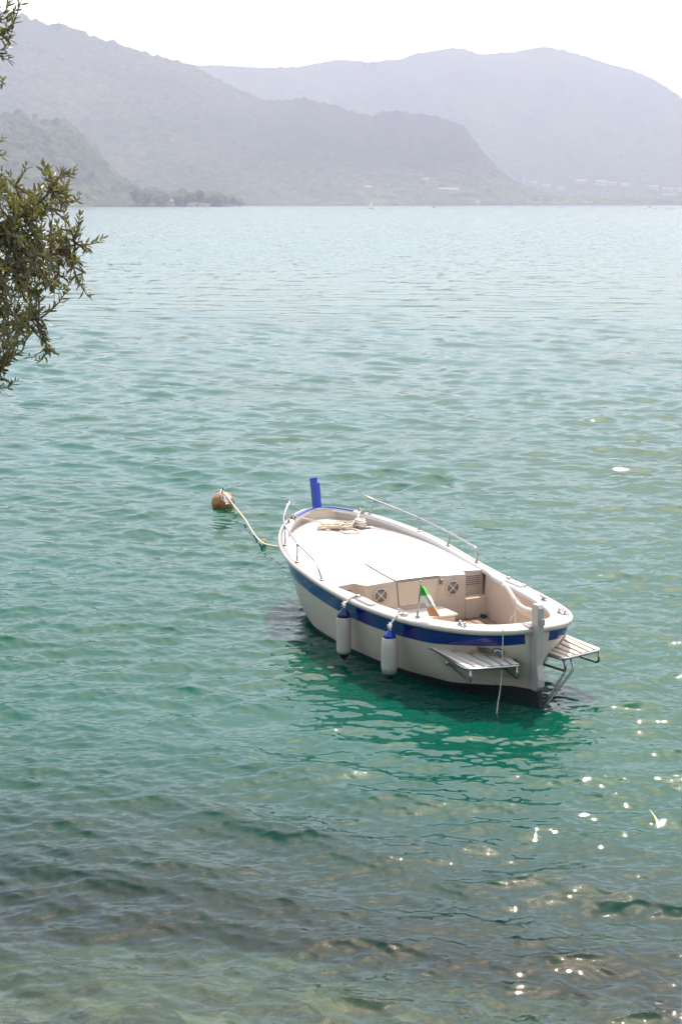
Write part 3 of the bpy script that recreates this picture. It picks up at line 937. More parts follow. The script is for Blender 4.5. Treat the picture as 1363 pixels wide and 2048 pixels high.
# companionway door and deck hatch
def panel_x(name, s, y0, y1, z0, z1, m, d=.012, taper=.03):
    V = [(s, y0, z1), (s, y1, z1), (s, y1 + taper, z0), (s, y0 - taper, z0)]
    V2 = [(s - d, a[1], a[2]) for a in V]
    return mesh(name, V2 + V, [(0, 1, 2, 3), (0, 4, 5, 1), (1, 5, 6, 2), (2, 6, 7, 3), (3, 7, 4, 0)], m, boat, False, None, .004)
ZD = float(deck_z(np.array([2.72]))[0]) + .043
panel_x('companionway_gap', 2.720, .279, -.309, .451, ZD - .014, M['seam'], .003)
panel_x('companionway_door', 2.718, .272, -.302, .458, ZD - .02, M['white'], .012)
MB().box((2.70, -.335, ZD - .07), (.03, .03, .07)).build('door_latch', M['steel'], boat, bevel=.004)
def deck_patch(name, s0, s1, y0, y1, m, lift, parent):
    n = 12
    A = []
    for k in range(9):
        s = s0 + (s1 - s0) * k / 8
        A.append([(s, y0 + (y1 - y0) * j / n, float(deck_z(np.array([s]))[0]) + .045 * (1 - ((y0 + (y1 - y0) * j / n) / float(inner_half(np.array([s]))[0])) ** 2) + lift) for j in range(n + 1)])
    return grid_mesh_np(name, np.array(A), m, parent)
gap = deck_patch('hatch_gap', 2.722, 3.568, .308, -.334, M['seam'], .003, boat)
hatch = deck_patch('deck_hatch', 2.705, 3.545, .297, -.317, M['deck'], .012, boat)
mb = MB()
for y in (.17, -.20):
    mb.box((3.56, y, float(deck_z(np.array([3.56]))[0]) + .06), (.03, .09, .012))
mb.build('hinge', M['steel'], boat, bevel=.003)
# thin recessed gutters in the deck, starboard and (fainter in the glare) port
def gutter(sg):
    mb = MB()
    def zz(s, y): return float(deck_z(np.array([s]))[0]) + .045 * (1 - min(1, abs(y) / float(inner_half(np.array([s]))[0])) ** 2) + .003
    def ln(pts):
        pts = smooth_path(pts, 6)
        V = []; F = []
        for i, p in enumerate(pts):
            d = (pts[min(i + 1, len(pts) - 1)] - pts[max(i - 1, 0)]); d.z = 0; d.normalize(); q = Vector((-d.y, d.x, 0)) * .007
            for a in (p + q, p - q): V.append((a.x, a.y, zz(a.x, a.y)))
        for i in range(len(pts) - 1): F.append((2 * i, 2 * i + 1, 2 * i + 3, 2 * i + 2))
        mb.add(V, F)
    a = sg * .80
    ln([(5.05, sg * .46, 0), (4.6, sg * .70, 0), (4.1, sg * .79, 0), (3.5, sg * .815, 0), (3.12, sg * .80, 0), (2.98, sg * .84, 0), (2.96, sg * .98, 0)])
    ln([(5.0, sg * .49, 0), (4.85, sg * .64, 0), (4.82, sg * .72, 0)])
    ln([(4.05, sg * .795, 0), (3.98, sg * .9, 0), (3.98, sg * 1.0, 0)])
    mb.build('deck_gutter', M['seam'], boat)
gutter(-1)
mb = MB()
for (s, y) in ((4.35, -.22), (4.28, -.29), (4.12, -.43), (4.36, -.16), (4.0, -.40), (3.75, -.28), (3.7, -.31), (3.66, -.24)):
    z = float(deck_z(np.array([s]))[0]) + .047
    mb.box((s, y, z), (.012, .018, .006))
mb.build('deck_fitting', M['dark'], boat)

# loudspeaker grilles on the bulkhead
def speaker(y, z):
    c = Vector((2.716, y, z))
    mb = MB().lathe([(.082, 0), (.082, .004)], c, (-1, 0, 0), 28)
    sp = mb.build('speaker', M['mesh'], boat, True)
    g = MB()
    for r0, r1 in ((.080, .100),):
        g.lathe([(r0, .0), (r0, .014), (r0 + .006, .018), (r1 - .004, .012), (r1, 0)], c, (-1, 0, 0), 28)
        g.F = g.F[:-2]; g.M = g.M[:-2]
    for k in range(4):
        a = math.pi / 4 + k * math.pi / 2
        rot = Matrix.Rotation(-a, 3, 'X')
        g.box(c + Vector((-.010, math.cos(a) * .05, -math.sin(a) * .05)), (.010, .075, .014), 0, rot)
    g.lathe([(.018, 0), (.018, .014), (.008, .018)], c, (-1, 0, 0), 14)
    gr = g.build('grille', M['white'], sp, False)
speaker(.50, .625); speaker(-.51, .615)
# louvred vents in the recesses
for sg in (1, -1):
    v = MB(); yc = sg * .905; zc = .635
    v.box((2.894, yc, zc), (.008, .245, .15)); fr_ = v.build('louvre_vent', M['white'], boat, bevel=.003)
    for k in range(5):
        MB().box((2.888, yc, zc - .052 + k * .026), (.006, .20, .009)).build('slot', M['seam'], fr_)
# engine box with teak lid, lower step, hatch board
MB().box((2.50, .02, .295), (.40, .68, .18)).build('engine_box', M['white'], boat, bevel=.02)
MB().box((2.50, .02, .395), (.44, .72, .022)).build('engine_box_lid', M['teakpale'], boat, bevel=.006)
mb = MB(); mb.prism([(1.9, -.34), (2.0, -.42), (2.31, -.42), (2.31, .42), (2.0, .42), (1.9, .34)], SOLE - .02, .30)
mb.build('step_box', M['teakpale'], boat, bevel=.03)
mb = MB()
for k in range(-3, 4): mb.box((2.11, k * .11, .301), (.38, .008, .005))
mb.build('step_seam', M['teakdark'], boat)
mb = MB(); mb.lathe([(.26, 0), (.26, .025), (.24, .035)], (1.75, -.52, SOLE), n=22)
mb.build('sole_hatch', M['teak'], boat, True)
for s in (1,):
    MB().box((2.64, -.92, SOLE + .02), (.08, .05, .04)).build('drain', M['dark'], boat, bevel=.005)

# stem post
def plank(name, poly, th, m, y=0, parent=boat, bevel=.006):
    k = len(poly)
    V = [(p[0], y - th / 2, p[1]) for p in poly] + [(p[0], y + th / 2, p[1]) for p in poly]
    F = [tuple(range(k)), tuple(range(2 * k - 1, k - 1, -1))] + [(i, k + i, k + (i + 1) % k, (i + 1) % k) for i in range(k)]
    return mesh(name, V, F, m, parent, False, None, bevel)
plank('stem_post', [(5.59, .55), (5.655, .55), (5.69, 1.2), (5.775, 1.56), (5.68, 1.585), (5.60, 1.2)], .075, M['bluepost'])
plank('stem_post_board', [(5.53, 1.0), (5.588, 1.0), (5.598, 1.2), (5.678, 1.50), (5.60, 1.525), (5.54, 1.2)], .079, M['bluepost'], 0)
plank('cutwater', [(5.58, -.25), (5.605, -.25), (5.62, .3), (5.655, 1.14), (5.58, 1.14)], .05, M['white'])
# blue painted bow cap on the gunwale
sel = np.zeros(len(RIM), bool)
for i, p in enumerate(RIM):
    sel[i] = p[0] > 5.36
pr = [(-.02, .026), (-.02, .034), (-.09, .038), (-.09, .026)]
sweep('bow_cap', pr, M['bluepost'], None, sel, False)
# mooring chocks on the bow gunwale
def on_cap(s, sg, d=.05):
    i = int(np.argmin(np.abs(tt2 * BL - s)))
    p = RIM[i] - RN[i] * d
    return Vector((p[0], p[1] * sg, p[2] + .024))
def fairlead(name, s, sg, m, d=.05):
    p = on_cap(s, sg, d)
    a = MB()
    a.box(p + Vector((0, 0, .006)), (.14, .05, .012)); a.tube(fillet([p + Vector((-.055, 0, .01)), p + Vector((-.06, 0, .045)), p + Vector((-.02, 0, .045))], .02), .011, 6)
    a.tube(fillet([p + Vector((.055, 0, .01)), p + Vector((.06, 0, .045)), p + Vector((.02, 0, .045))], .02), .011, 6)
    return a.build(name, m, boat, True)
fairlead('chock', 5.33, 1, M['steel'], .04); fairlead('chock', 5.30, -1, M['steel'], .04)
def cleat(s, sg, d=.09):
    p = on_cap(s, sg, d)
    a = MB(); a.box(p + Vector((0, 0, .005)), (.07, .045, .010))
    a.tube([p, p + Vector((-.015, 0, .035))], .012, 8); a.tube([p + Vector((.03, 0, 0)), p + Vector((.015, 0, .035))], .012, 8)
    a.tube([p + Vector((-.075, 0, .045)), p + Vector((-.04, 0, .038)), p + Vector((.04, 0, .038)), p + Vector((.075, 0, .045))], [.007, .011, .011, .007], 8)
    return a.build('cleat', M['steel'], boat, True)
cleat(1.40, 1, .09); cleat(1.18, -1, .1)
fairlead('stern_chock', .46, 1, M['steel'], .08); fairlead('stern_chock', .42, -1, M['steel'], .08)
for sg in (1, -1):
    p = on_cap(2.05, sg, .06)
    a = MB(); a.box(p + Vector((0, 0, .012)), (.34, .10, .030)); a.build('oarlock_pad', M['deck'], boat, bevel=.01)
    p = on_cap(2.27, sg, .06)
    a = MB(); a.lathe([(.022, 0), (.022, .03), (.028, .034), (.028, .05), (.01, .056)], p + Vector((0, -.0 * sg, -.004)), n=12); a.build('oarlock_socket', M['steel'], boat, True)

# steel rails
def rail(sg, tops):
    root = None
    bases = [on_cap(5.22, sg, .035), on_cap(4.46, sg, .035), on_cap(3.84, sg, .035), on_cap(3.12, sg, .035)]
    path = [Vector(t) for t in tops] + [bases[3]]
    path = smooth_path(path[:-2], 6) + path[-2:]
    path = fillet(path, .10, 6) if False else path
    # round the aft corner
    body = path[:-2]; corner = path[-2]; end = path[-1]
    pts = body + fillet([body[-1], corner, end], .10, 8)[1:]
    r_ = MB().tube(pts, .0125, 10).build('handrail', M['steel'], boat, True)
    for b, t in zip(bases[:3], tops[1:4]):
        t = Vector(t)
        a = MB().tube([b, b + (t - b) * .94], .0115, 8); a.lathe([(.03, 0), (.03, .006), (.016, .014)], b, n=12); a.lathe([(.017, 0), (.017, .03)], b + (t - b) * .9, tuple((t - b).normalized()), 10)
        a.build('stanchion', M['steel'], r_, True)
    a = MB().lathe([(.03, 0), (.03, .006), (.016, .014)], bases[3], n=12); a.build('foot', M['steel'], r_, True)
rail(1, [(5.30, .545, 1.36), (5.03, .75, 1.245), (4.60, .93, 1.19), (3.96, 1.045, 1.08), (3.36, 1.06, .965)])
rail(-1, [(5.36, -.56, 1.36), (5.21, -.70, 1.285), (4.50, -.99, 1.14), (3.79, -1.07, 1.06), (3.10, -1.09, .985)])

# rudder, tiller
RY = .045
plank('rudder', [(-.115, 1.10), (-.13, 1.08), (-.13, .45), (-.17, .30), (-.17, .215), (-.115, .155), (.005, .155), (.005, 1.085), (-.01, 1.115), (-.10, 1.12)], .082, M['grey'], RY, bevel=.012)
plank('rudder_blade', [(-.13, .155), (-.24, -.1), (-.26, -.5), (.0, -.5), (.004, .155)], .06, M['antifoul'], RY)
MB().box((-.138, RY - .015, .93), (.03, .045, .07)).build('rudder_pintle', M['grey'], boat, bevel=.005)
MB().box((.03, RY, .845), (.14, .17, .05)).build('rudder_bracket', M['grey'], boat, bevel=.01)
plank('sternpost', [(.0, .17), (.09, .17), (.05, .8), (-.0, .8)], .06, M['white'], .01)
def tiller():
    ctr = [(-.04, RY, 1.0), (.12, .03, .975), (.30, .005, .965), (.48, -.03, .985), (.66, -.075, 1.035), (.82, -.115, 1.075), (.93, -.14, 1.08), (.98, -.155, 1.06)]
    pts = smooth_path(ctr, 5)
    V = []; F = []
    n = len(pts)
    for i, p in enumerate(pts):
        f = i / (n - 1); hh = .062 * (1 - f) + .026 * f; ww = .028 * (1 - f) + .022 * f
        for k in range(10):
            a = 2 * math.pi * k / 10
            V.append((p.x, p.y + ww * math.cos(a), p.z + hh * math.sin(a)))
    for i in range(n - 1):
        for k in range(10): F.append((i * 10 + k, i * 10 + (k + 1) % 10, (i + 1) * 10 + (k + 1) % 10, (i + 1) * 10 + k))
    F += [tuple(range(9, -1, -1)), tuple((n - 1) * 10 + k for k in range(10))]
    mesh('tiller', V, F, M['white'], boat, True)
tiller()

# bathing platforms either side of the rudder
def platform(sg):
    z = .470
    inner = [(.98, .80), (.84, .75), (.70, .62), (.55, .44), (.42, .30), (.33, .20)]
    outer_f, outer_a = (.02, .86), (-.10, .26)
    fr_ = fillet([(.95, sg * .80, z), (outer_f[0], sg * outer_f[1], z), (outer_a[0], sg * outer_a[1], z), (.30, sg * .17, z)], .09, 6)
    root = MB().tube(fr_, .016, 10).build('bathing_platform', M['steel'], boat, True)
    # teak boards, running outwards from the hull
    n = 6
    e0 = Vector((.93, .785)); e1 = Vector((.33, .19))
    for k in range(n):
        f0, f1 = k / n + .026, (k + 1) / n - .026
        def inn(f):
            q = f * (len(inner) - 1); i = min(int(q), len(inner) - 2); r = q - i
            return Vector(inner[i]) * (1 - r) + Vector(inner[i + 1]) * r + Vector((-.035, .02))
        def out(f): return Vector(outer_f) * (1 - f) + Vector(outer_a) * f + Vector((.02, -.0))
        a, b, c, d = inn(f0), inn(f1), out(f1), out(f0)
        P = [(a.x, sg * a.y), (d.x, sg * d.y), (c.x, sg * c.y), (b.x, sg * b.y)]
        if sg < 0: P = P[::-1]
        MB().prism(P, z - .004, z + .018).build('board', M['teakpale'], root, bevel=.003)
    # support brackets under the platform
    for (p, q) in (((.02, .82), (.74, .80)), ((-.085, .31), (.30, .12))):
        hz = .33
        hy = float(hull_half(np.array([q[0] / BL]), np.array([hz]))[0])
        hy = max(hy - .01, .02)
        pts = fillet([(p[0], sg * p[1], z - .01), (p[0] - .01, sg * p[1], hz), (q[0], sg * hy, hz)], .05, 5)
        MB().tube(pts, .0135, 8).build('bracket', M['steel'], root, True)
        MB().lathe([(.03, 0), (.03, .02), (.015, .03)], (q[0], sg * max(hy - .01, .02), hz), (-.3, sg, 0), 12).build('flange', M['steel'], root, True)
    MB().box((.96, sg * .80, z), (.06, .05, .05)).build('bracket_block', M['navy'], root, bevel=.008)
platform(1); platform(-1)
# boarding ladder folded beneath the starboard platform
lad = MB()
for dy in (0, -.10):
    lad.tube(fillet([(.10, -.30 + dy, .47), (-.02, -.33 + dy, .44), (-.06, -.34 + dy, .33), (-.01, -.10 + dy * .3, -.05), (0, -.05 + dy * .3, -.12)], .06, 5), .014, 8)
lad.build('boarding_ladder', M['steel'], boat, True)

# marks on the port quarter: nameplate and round badge
def on_hull(s, z, sg, off):
    t = np.array([s / BL]); h = float(hull_half(t, np.array([z]))[0])
    e = .01
    ds = np.array([e, float(hull_half(t + e / BL, np.array([z]))[0]) - h, 0]); dz = np.array([0, float(hull_half(t, np.array([z + e]))[0]) - h, e])
    nrm = np.cross(dz, ds); nrm /= np.linalg.norm(nrm)
    if nrm[1] < 0: nrm = -nrm
    p = np.array([s, h, z]) + nrm * off
    ux = ds / np.linalg.norm(ds); uz = np.cross(ux, nrm); uz = uz if uz[2] > 0 else -uz
    f = np.array([1, sg, 1])
    return Vector(p * f), Vector(-ux * f), Vector(uz * f)
def decal(name, s, z, shapes, mats, sg=1):
    V = []; F = []; MI = []
    for (poly, mi_, off) in shapes:
        p, ux, uz = on_hull(s, z, sg, off)
        b = len(V)
        for (a, c) in poly: V.append(p + ux * a + uz * c)
        F.append(tuple(range(b, b + len(poly)))); MI.append(mi_)
    return mesh(name, V, F, mats, boat, False, MI)
circ = lambda r, n=24: [(r * math.cos(2 * math.pi * k / n), r * math.sin(2 * math.pi * k / n)) for k in range(n)]
BDG_S, BDG_Z = .165, .575
decal('round_badge', BDG_S, BDG_Z, [(circ(.068), 1, .006), (circ(.053), 0, .008),
      ([(-.052, -.012), (-.03, .004), (-.008, .012), (.004, .03), (.014, .012), (.05, .006), (.03, -.006), (0, -.010)], 1, .010),
      ([(-.046, -.030), (-.02, -.018), (.02, -.018), (.048, -.026), (.02, -.040), (-.02, -.042)], 2, .010)], [M['badge_white'], M['navy'], M['badge_blue']])
M['plate'] = simple('brass nameplate', (.25, .23, .15), .4, .6, var=.3)
pl = [([(-.075, -.05), (.075, -.05), (.075, .05), (-.075, .05)], 0, .006)]
for k, (a, b) in enumerate(((-.055, .05), (-.06, .02), (-.055, .055), (-.05, .03))):
    zz = .032 - k * .021
    pl.append(([(a, zz - .005), (b, zz - .005), (b, zz + .004), (a, zz + .004)], 1, .008))
decal('nameplate', .28, .575, pl, [M['plate'], M['dark']])
p, ux, uz = on_hull(.24, .585, -1, .0)
nn_ = ux.cross(uz); nn_ = nn_ if nn_.y < 0 else -nn_
MB().lathe([(.075, 0), (.075, .010), (.066, .016), (.01, .018)], p, tuple(nn_), 24).build('inspection_cover', M['white'], boat, True)

# ------------------------------------------------------------------ things hung on or lying in the boat
def on_boat(name, base, label, cat, group=None):
    o = empty(name, boat_local(*base), BROT)
    tag(o, label, cat, group)
    return o
def rel(pts, base): return [Vector(p) - Vector(base) for p in pts]

def fender(s, y, ztop, zbot, r, capm, label, sleek):
    base = (s, y, zbot)
    root = on_boat('fender', base, label, 'fender', 'fenders on the port side')
    h = ztop - zbot
    if sleek:
        prof = [(.018, .0), (r * .55, .035), (r * .85, .075), (r * .86, .08), (r * .98, .16), (r, h * .45), (r * .98, h * .70), (r * .84, h - .095), (r * .80, h - .09), (r * .6, h - .05), (r * .3, h - .02), (.016, h)]
    else:
        prof = [(.014, .0), (r * .5, .035), (r * .86, .08), (r * .90, .085), (r * .98, .12), (r, h * .4), (r, h * .72), (r * .99, h - .115), (r * .97, h - .11), (r * .78, h - .06), (r * .35, h - .02), (.016, h)]
    body = MB(); body.lathe(prof[3:9], (0, 0, 0), n=24); body.build('body', M['fender'], root, True)
    MB().lathe(prof[:4], (0, 0, 0), n=24).build('bottom_cap', M['navy'], root, True)
    MB().lathe(prof[8:], (0, 0, 0), n=24).build('top_cap', M[capm], root, True)
    rim = on_cap(s, 1, .06)
    top = Vector((s, y, ztop))
    rail_ = Vector((s, float(half(np.array([s / BL]))[0]) + .052, float(sheer(np.array([s / BL]))[0])))
    pts = smooth_path([top - Vector((0, 0, .02)), top + Vector((.005, -.005, .05)), rail_, rail_ + Vector((0, -.04, .045)), rim + Vector((0, -.01, .02))], 5)
    MB().tube(rel(pts, base), .010, 7).build('line', M['ropewhite'], root, True)
    k = MB()
    for q in range(3):
        a = q * 2.1
        loop = [rim + Vector((.045 * math.cos(a + t), .03 * math.sin(a * 1.3 + t), .018 + .012 * math.sin(2 * t + a))) for t in np.linspace(0, 6.28, 14)]
        k.tube(rel(loop, base), .0085, 6)
    for dz in (.02, .045):
        loop = [top + Vector((.022 * math.cos(t), .022 * math.sin(t), dz + .004 * t)) for t in np.linspace(0, 6.28, 12)]
        k.tube(rel(loop, base), .008, 6)
    k.tube(rel(smooth_path([top + Vector((0, 0, .04)), top + Vector((-.05, .02, .05)), top + Vector((-.065, .02, .01))], 4), base), .008, 6)
    k.build('knot', M['ropewhite'], root, True)
fender(2.29, 1.205, .655, .02, .088, 'navy', 'straight sided white fender with dark navy top, the one nearer the bow', False)
fender(1.33, 1.10, .615, .03, .097, 'capblue', 'bulging white fender with bright blue top, the one nearer the stern', True)

# flag on its staff
def flag():
    base = (1.149, .845, .772)
    root = on_boat('flag', base, 'small faded green white and orange flag drooping from a thin steel staff', 'flag')
    top = Vector((1.085, .845, 1.20)); b = Vector(base)
    st = MB().tube([(0, 0, 0), top - b], .0085, 8)
    st.lathe([(.032, 0), (.032, .008), (.014, .02), (.012, .06)], (0, 0, 0), n=14)
    s_ = st.build('staff', M['steel'], root, True)
    MB().lathe([(.004, -.012), (.012, -.006), (.014, 0), (.010, .010), (.003, .014)], top - b, n=12).build('finial', M['steel'], s_, True)
    # cloth: rows run from the hoist down to the drooping fly
    def P(s, z, d): return Vector((s, .845 + d, z)) - b
    rows = [
        [(1.083, 1.165, 0), (1.075, 1.168, -.012), (1.066, 1.166, .01), (1.055, 1.160, -.006), (1.045, 1.155, .004)],
        [(1.095, 1.11, 0), (1.072, 1.115, -.04), (1.045, 1.12, .02), (1.015, 1.125, -.035), (.985, 1.13, .01)],
        [(1.10, 1.05, .0), (1.072, 1.04, -.06), (1.035, 1.06, .03), (.985, 1.075, -.05), (.925, 1.09, .015)],
        [(1.035, .995, -.02), (1.005, .99, -.055), (.965, 1.01, .025), (.915, 1.03, -.05), (.855, 1.045, .01)],
        [(.985, .955, -.02), (.955, .95, -.05), (.905, .965, .025), (.85, .98, -.045), (.785, 1.0, .01)],
        [(.965, .905, -.02), (.925, .905, -.045), (.865, .915, .03), (.785, .925, -.04), (.705, .955, .012)],
        [(.945, .858, -.02), (.895, .86, -.035), (.82, .865, .03), (.72, .88, -.035), (.605, .905, .012)]]
    n = 6
    G = []
    R = np.array(rows)
    # refine
    from_r = np.linspace(0, len(rows) - 1, 25); from_c = np.linspace(0, 4, 25)
    out = np.zeros((25, 25, 3))
    tmp = np.zeros((len(rows), 25, 3))
    for i in range(len(rows)):
        sp = smooth_path([tuple(p) for p in rows[i]], 6)
        tmp[i] = np.array([tuple(p) for p in sp])
    for j in range(25):
        sp = smooth_path([tuple(tmp[i, j]) for i in range(len(rows))], 4)
        out[:, j] = np.array([tuple(p) for p in sp])
    V = []; F = []; MI = []
    for i in range(25):
        for j in range(25):
            p = P(out[i, j, 0], out[i, j, 1], out[i, j, 2]); V.append(p)
    for i in range(24):
        for j in range(24):
            F.append((i * 25 + j, i * 25 + j + 1, (i + 1) * 25 + j + 1, (i + 1) * 25 + j))
            q = i + (j - 12) * .06
            k = 0 if q < 9 else (1 if q < 16.5 else 2)
            if 11 <= i < 15 and 15 <= j < 20: k = 3
            MI.append(k)
    o = mesh('cloth', V, F, [M['green_cloth'], M['white_cloth'], M['orange_cloth'], M['ochre_cloth']], root, True, MI)
    so = o.modifiers.new('thick', 'SOLIDIFY'); so.thickness = .0016
flag()

# ropes on the foredeck
def dz_(s, y=0.0): return float(deck_z(np.array([s]))[0]) + .045
def rope_tangle(name, loops, extra, label, base, m='rope', r=.012):
    root = on_boat(name, base, label, 'rope')
    mb = MB()
    for L_ in loops: mb.tube(rel(smooth_path(L_, 5), base), r, 7)
    mb.build('coil', M[m], root, True)
    for e in extra: MB().tube(rel(smooth_path(e, 6), base), r * .9, 7).build('tail', M[m], root, True)
    return root
rg = random.Random(3)
loops = []
for k in range(9):
    cx = 5.06 + rg.gauss(0, .05); cy = .02 + rg.gauss(0, .07); a0 = rg.random() * 6; rr = rg.uniform(.05, .12)
    z = dz_(cx) + .012 + k * .007
    loops.append([(cx + rr * .75 * math.cos(a0 + t), cy + rr * 1.5 * math.sin(a0 + t), z + .008 * math.sin(3 * t + k)) for t in np.linspace(0, 6.9, 13)])
z = dz_(4.78) + .012
loops.append([(4.98, -.06, z + .03), (4.90, -.02, z + .01), (4.80, -.02, z), (4.72, -.10, z), (4.74, -.2, z), (4.83, -.25, z + .004), (4.92, -.2, z + .01), (4.93, -.10, z + .02), (5.0, -.02, z + .03)])
loops.append([(5.10, .16, z + .07), (5.02, .14, z + .05), (4.96, .06, z + .05), (4.92, -.04, z + .04), (4.98, -.12, z + .05), (5.06, -.16, z + .06), (5.10, -.08, z + .07)])
c1 = on_cap(5.33, 1, .04)
tail1 = [(5.08, .12, dz_(5.08) + .05), (5.18, .18, dz_(5.18) + .06), tuple(c1 + Vector((-.05, -.04, .02))), tuple(c1 + Vector((.02, .02, .03))), tuple(c1 + Vector((.06, .08, -.03)))]
rope_tangle('mooring_rope', loops, [tail1], 'tangled heap of pale rope with one open loop on the foredeck', (5.06, .02, dz_(5.06)))
loops = []
c2 = (5.0, -.36)
for k in range(8):
    rr = .045 + .012 * (k % 3)
    loops.append([(c2[0] + rr * 1.3 * math.cos(t + k), c2[1] + rr * math.sin(t + k), dz_(5.0) + .012 + k * .012 + .004 * math.sin(2 * t)) for t in np.linspace(0, 6.6, 13)])
cs2 = on_cap(5.30, -1, .04)
tail2 = [(5.0, -.36, dz_(5.0) + .08), (5.10, -.38, dz_(5.1) + .1), tuple(cs2 + Vector((-.03, .03, .02))), tuple(cs2 + Vector((.02, -.03, .02))), tuple(cs2 + Vector((.05, -.08, -.05)))]
rope_tangle('belayed_rope', loops, [tail2], 'pale rope wound tight round the bow bollard, right of the loose heap', (5.0, -.36, dz_(5.0)), 'ropewhite')
# bow bollard with its cross bar, and a pipe bracket
a = MB(); a.box((4.97, -.40, dz_(4.97) + .004), (.10, .22, .012)); a.lathe([(.03, 0), (.03, .09), (.036, .10)], (5.0, -.36, dz_(5.0)), n=12)
a.build('bollard', M['steel'], boat, False, .004)
a = MB(); a.tube([(5.16, -.20, dz_(5.16) + .02), (4.98, -.26, dz_(5.0) + .02)], .010, 8); a.tube([(4.98, -.26, dz_(5.0)), (4.98, -.26, dz_(5.0) + .045)], .012, 8)
a.build('anchor_bracket', M['steel'], boat, True)

# line hanging over the stern into the water
def rim_at(s, sg=1):
    i = int(np.argmin(np.abs(tt2 * BL - s)))
    return Vector((RIM[i][0], RIM[i][1] * sg, RIM[i][2])), Vector((RN[i][0], RN[i][1] * sg, 0))
p, nr = rim_at(.085)
base = tuple(p)
pts = smooth_path([p - nr * .16 + Vector((0, 0, .03)), p - nr * .02 + Vector((0, 0, .036)), p + nr * .048, p + nr * .05 + Vector((0, 0, -.3)), p + nr * .055 + Vector((-.02, .03, -.60)), p + nr * .10 + Vector((-.06, .09, -.80)), p + nr * .2 + Vector((-.14, .16, -1.1))], 6)
root = on_boat('stern_line', base, 'thin pale line hanging over the stern gunwale into the water, left of the rudder', 'rope')
MB().tube(rel(pts, base), .006, 7).build('line', M['rope'], root, True)
# lashing under the tiller
base = (.50, -.03, .93)
root = on_boat('tiller_lashing', base, 'short knotted cord hanging from the white tiller', 'rope')
a = MB()
a.tube(rel(smooth_path([(.50, -.03, 1.05), (.51, -.09, 1.0), (.5, -.03, .935), (.49, .0, .98), (.50, -.02, 1.05)], 5), base), .006, 6)
a.tube(rel(smooth_path([(.5, -.03, .935), (.50, -.02, .87), (.495, -.03, .80), (.5, -.03, .62)], 5), base), .006, 6)
a.tube(rel(smooth_path([(.5, -.03, .86), (.51, .01, .83), (.52, .03, .78)], 5), base), .006, 6)
a.build('cord', M['ropewhite'], root, True)

# ------------------------------------------------------------------ mooring buoy and line
BUOY = Vector((-2.09, 27.25, .03))
def buoy():
    root = empty('mooring_buoy', BUOY)
    tag(root, 'weathered orange round mooring buoy floating left of the bow', 'buoy')
    r = .205
    mb = MB()
    prof = [(r * math.cos(a), .085 + r * .93 * math.sin(a)) for a in np.linspace(-1.45, 1.40, 20)]
    mb.lathe(prof, (0, 0, 0), n=36)
    body = mb.build('float', M['buoy'], root, True)
    mb = MB()
    mb.lathe([(r * 1.004, .075), (r * 1.012, .08), (r * 1.012, .095), (r * 1.004, .10)], (0, 0, 0), n=36); mb.F = mb.F[:-2]; mb.M = mb.M[:-2]
    mb.build('seam_band', M['buoy'], body, True)
    mb = MB(); mb.lathe([(.05, .268), (.045, .285), (.02, .29)], (0, 0, 0), n=16)
    mb.tube([Vector((.0, -.012 + .03 * math.cos(t), .315 + .035 * math.sin(t))) for t in np.linspace(0, 6.28, 14)], .009, 7)
    mb.build('ring', M['dark'], root, True)
    # pale square label on the shoulder
    d = Vector((.55, -.55, .62)).normalized(); c = Vector((0, 0, .085)) + Vector((d.x * r, d.y * r, d.z * r * .93)) * 1.02
    ux = d.cross(Vector((0, 0, 1))).normalized(); uy = ux.cross(d)
    q = [(1, .2), (.2, 1), (-1, -.2), (-.2, -1)]
    V = [c + ux * a * .055 + uy * b_ * .055 - d * .012 * 0 for a, b_ in q]; V += [v - d * .03 for v in V]
    mesh('label_plate', V, [(0, 1, 2, 3), (0, 4, 5, 1), (1, 5, 6, 2), (2, 6, 7, 3), (3, 7, 4, 0)], M['badge_white'], root, False)
buoy()
A0 = BUOY + Vector((.0, -.03, .30)); B0 = Vector(boat_local(5.66, 0, .5))
ml = []
for f, z in ((0, .325), (.05, .26), (.12, .17), (.25, .10), (.40, .045), (.52, .055), (.62, .14), (.8, .32), (1, .52)):
    p = A0.lerp(B0, f); p.z = z
    p += Vector((.05 * math.sin(f * 9), .06 * math.sin(f * 7), 0)) * (1 if 0 < f < 1 else 0)
    ml.append(p)
root = empty('mooring_line', A0); tag(root, 'slack cream mooring line running from the orange buoy to the bow', 'rope')
MB().tube([p - A0 for p in smooth_path(ml, 8)], .0125, 8).build('line', M['rope'], root, True)
k = MB()
for q in range(5):
    c = A0.lerp(B0, .02 + q * .012); c.z = .29 - q * .03
    k.tube([c - A0 + Vector((.03 * math.cos(t), .03 * math.sin(t), .012 * math.sin(t * 2 + q))) for t in np.linspace(0, 6.28, 10)], .012, 6)
k.tube([p - A0 for p in smooth_path([A0 + Vector((-.02, 0, .02)), A0 + Vector((-.03, -.1, -.03)), A0 + Vector((.0, -.15, -.12)), A0 + Vector((.05, -.2, -.16))], 5)], .010, 6)
k.build('splice', M['ropewhite'], root, True)
k = MB(); c = A0.lerp(B0, .50); c.z = .055
for q in range(3): k.tube([c - A0 + Vector((.0 + .026 * math.cos(t), -.03 * q, .026 * math.sin(t))) for t in np.linspace(0, 6.28, 10)], .008, 6)
M['weed'] = simple('weedy yellow rope', (.50, .36, .06), .9, var=.3, scale=60)
k.build('weed_tuft', M['weed'], root, True)

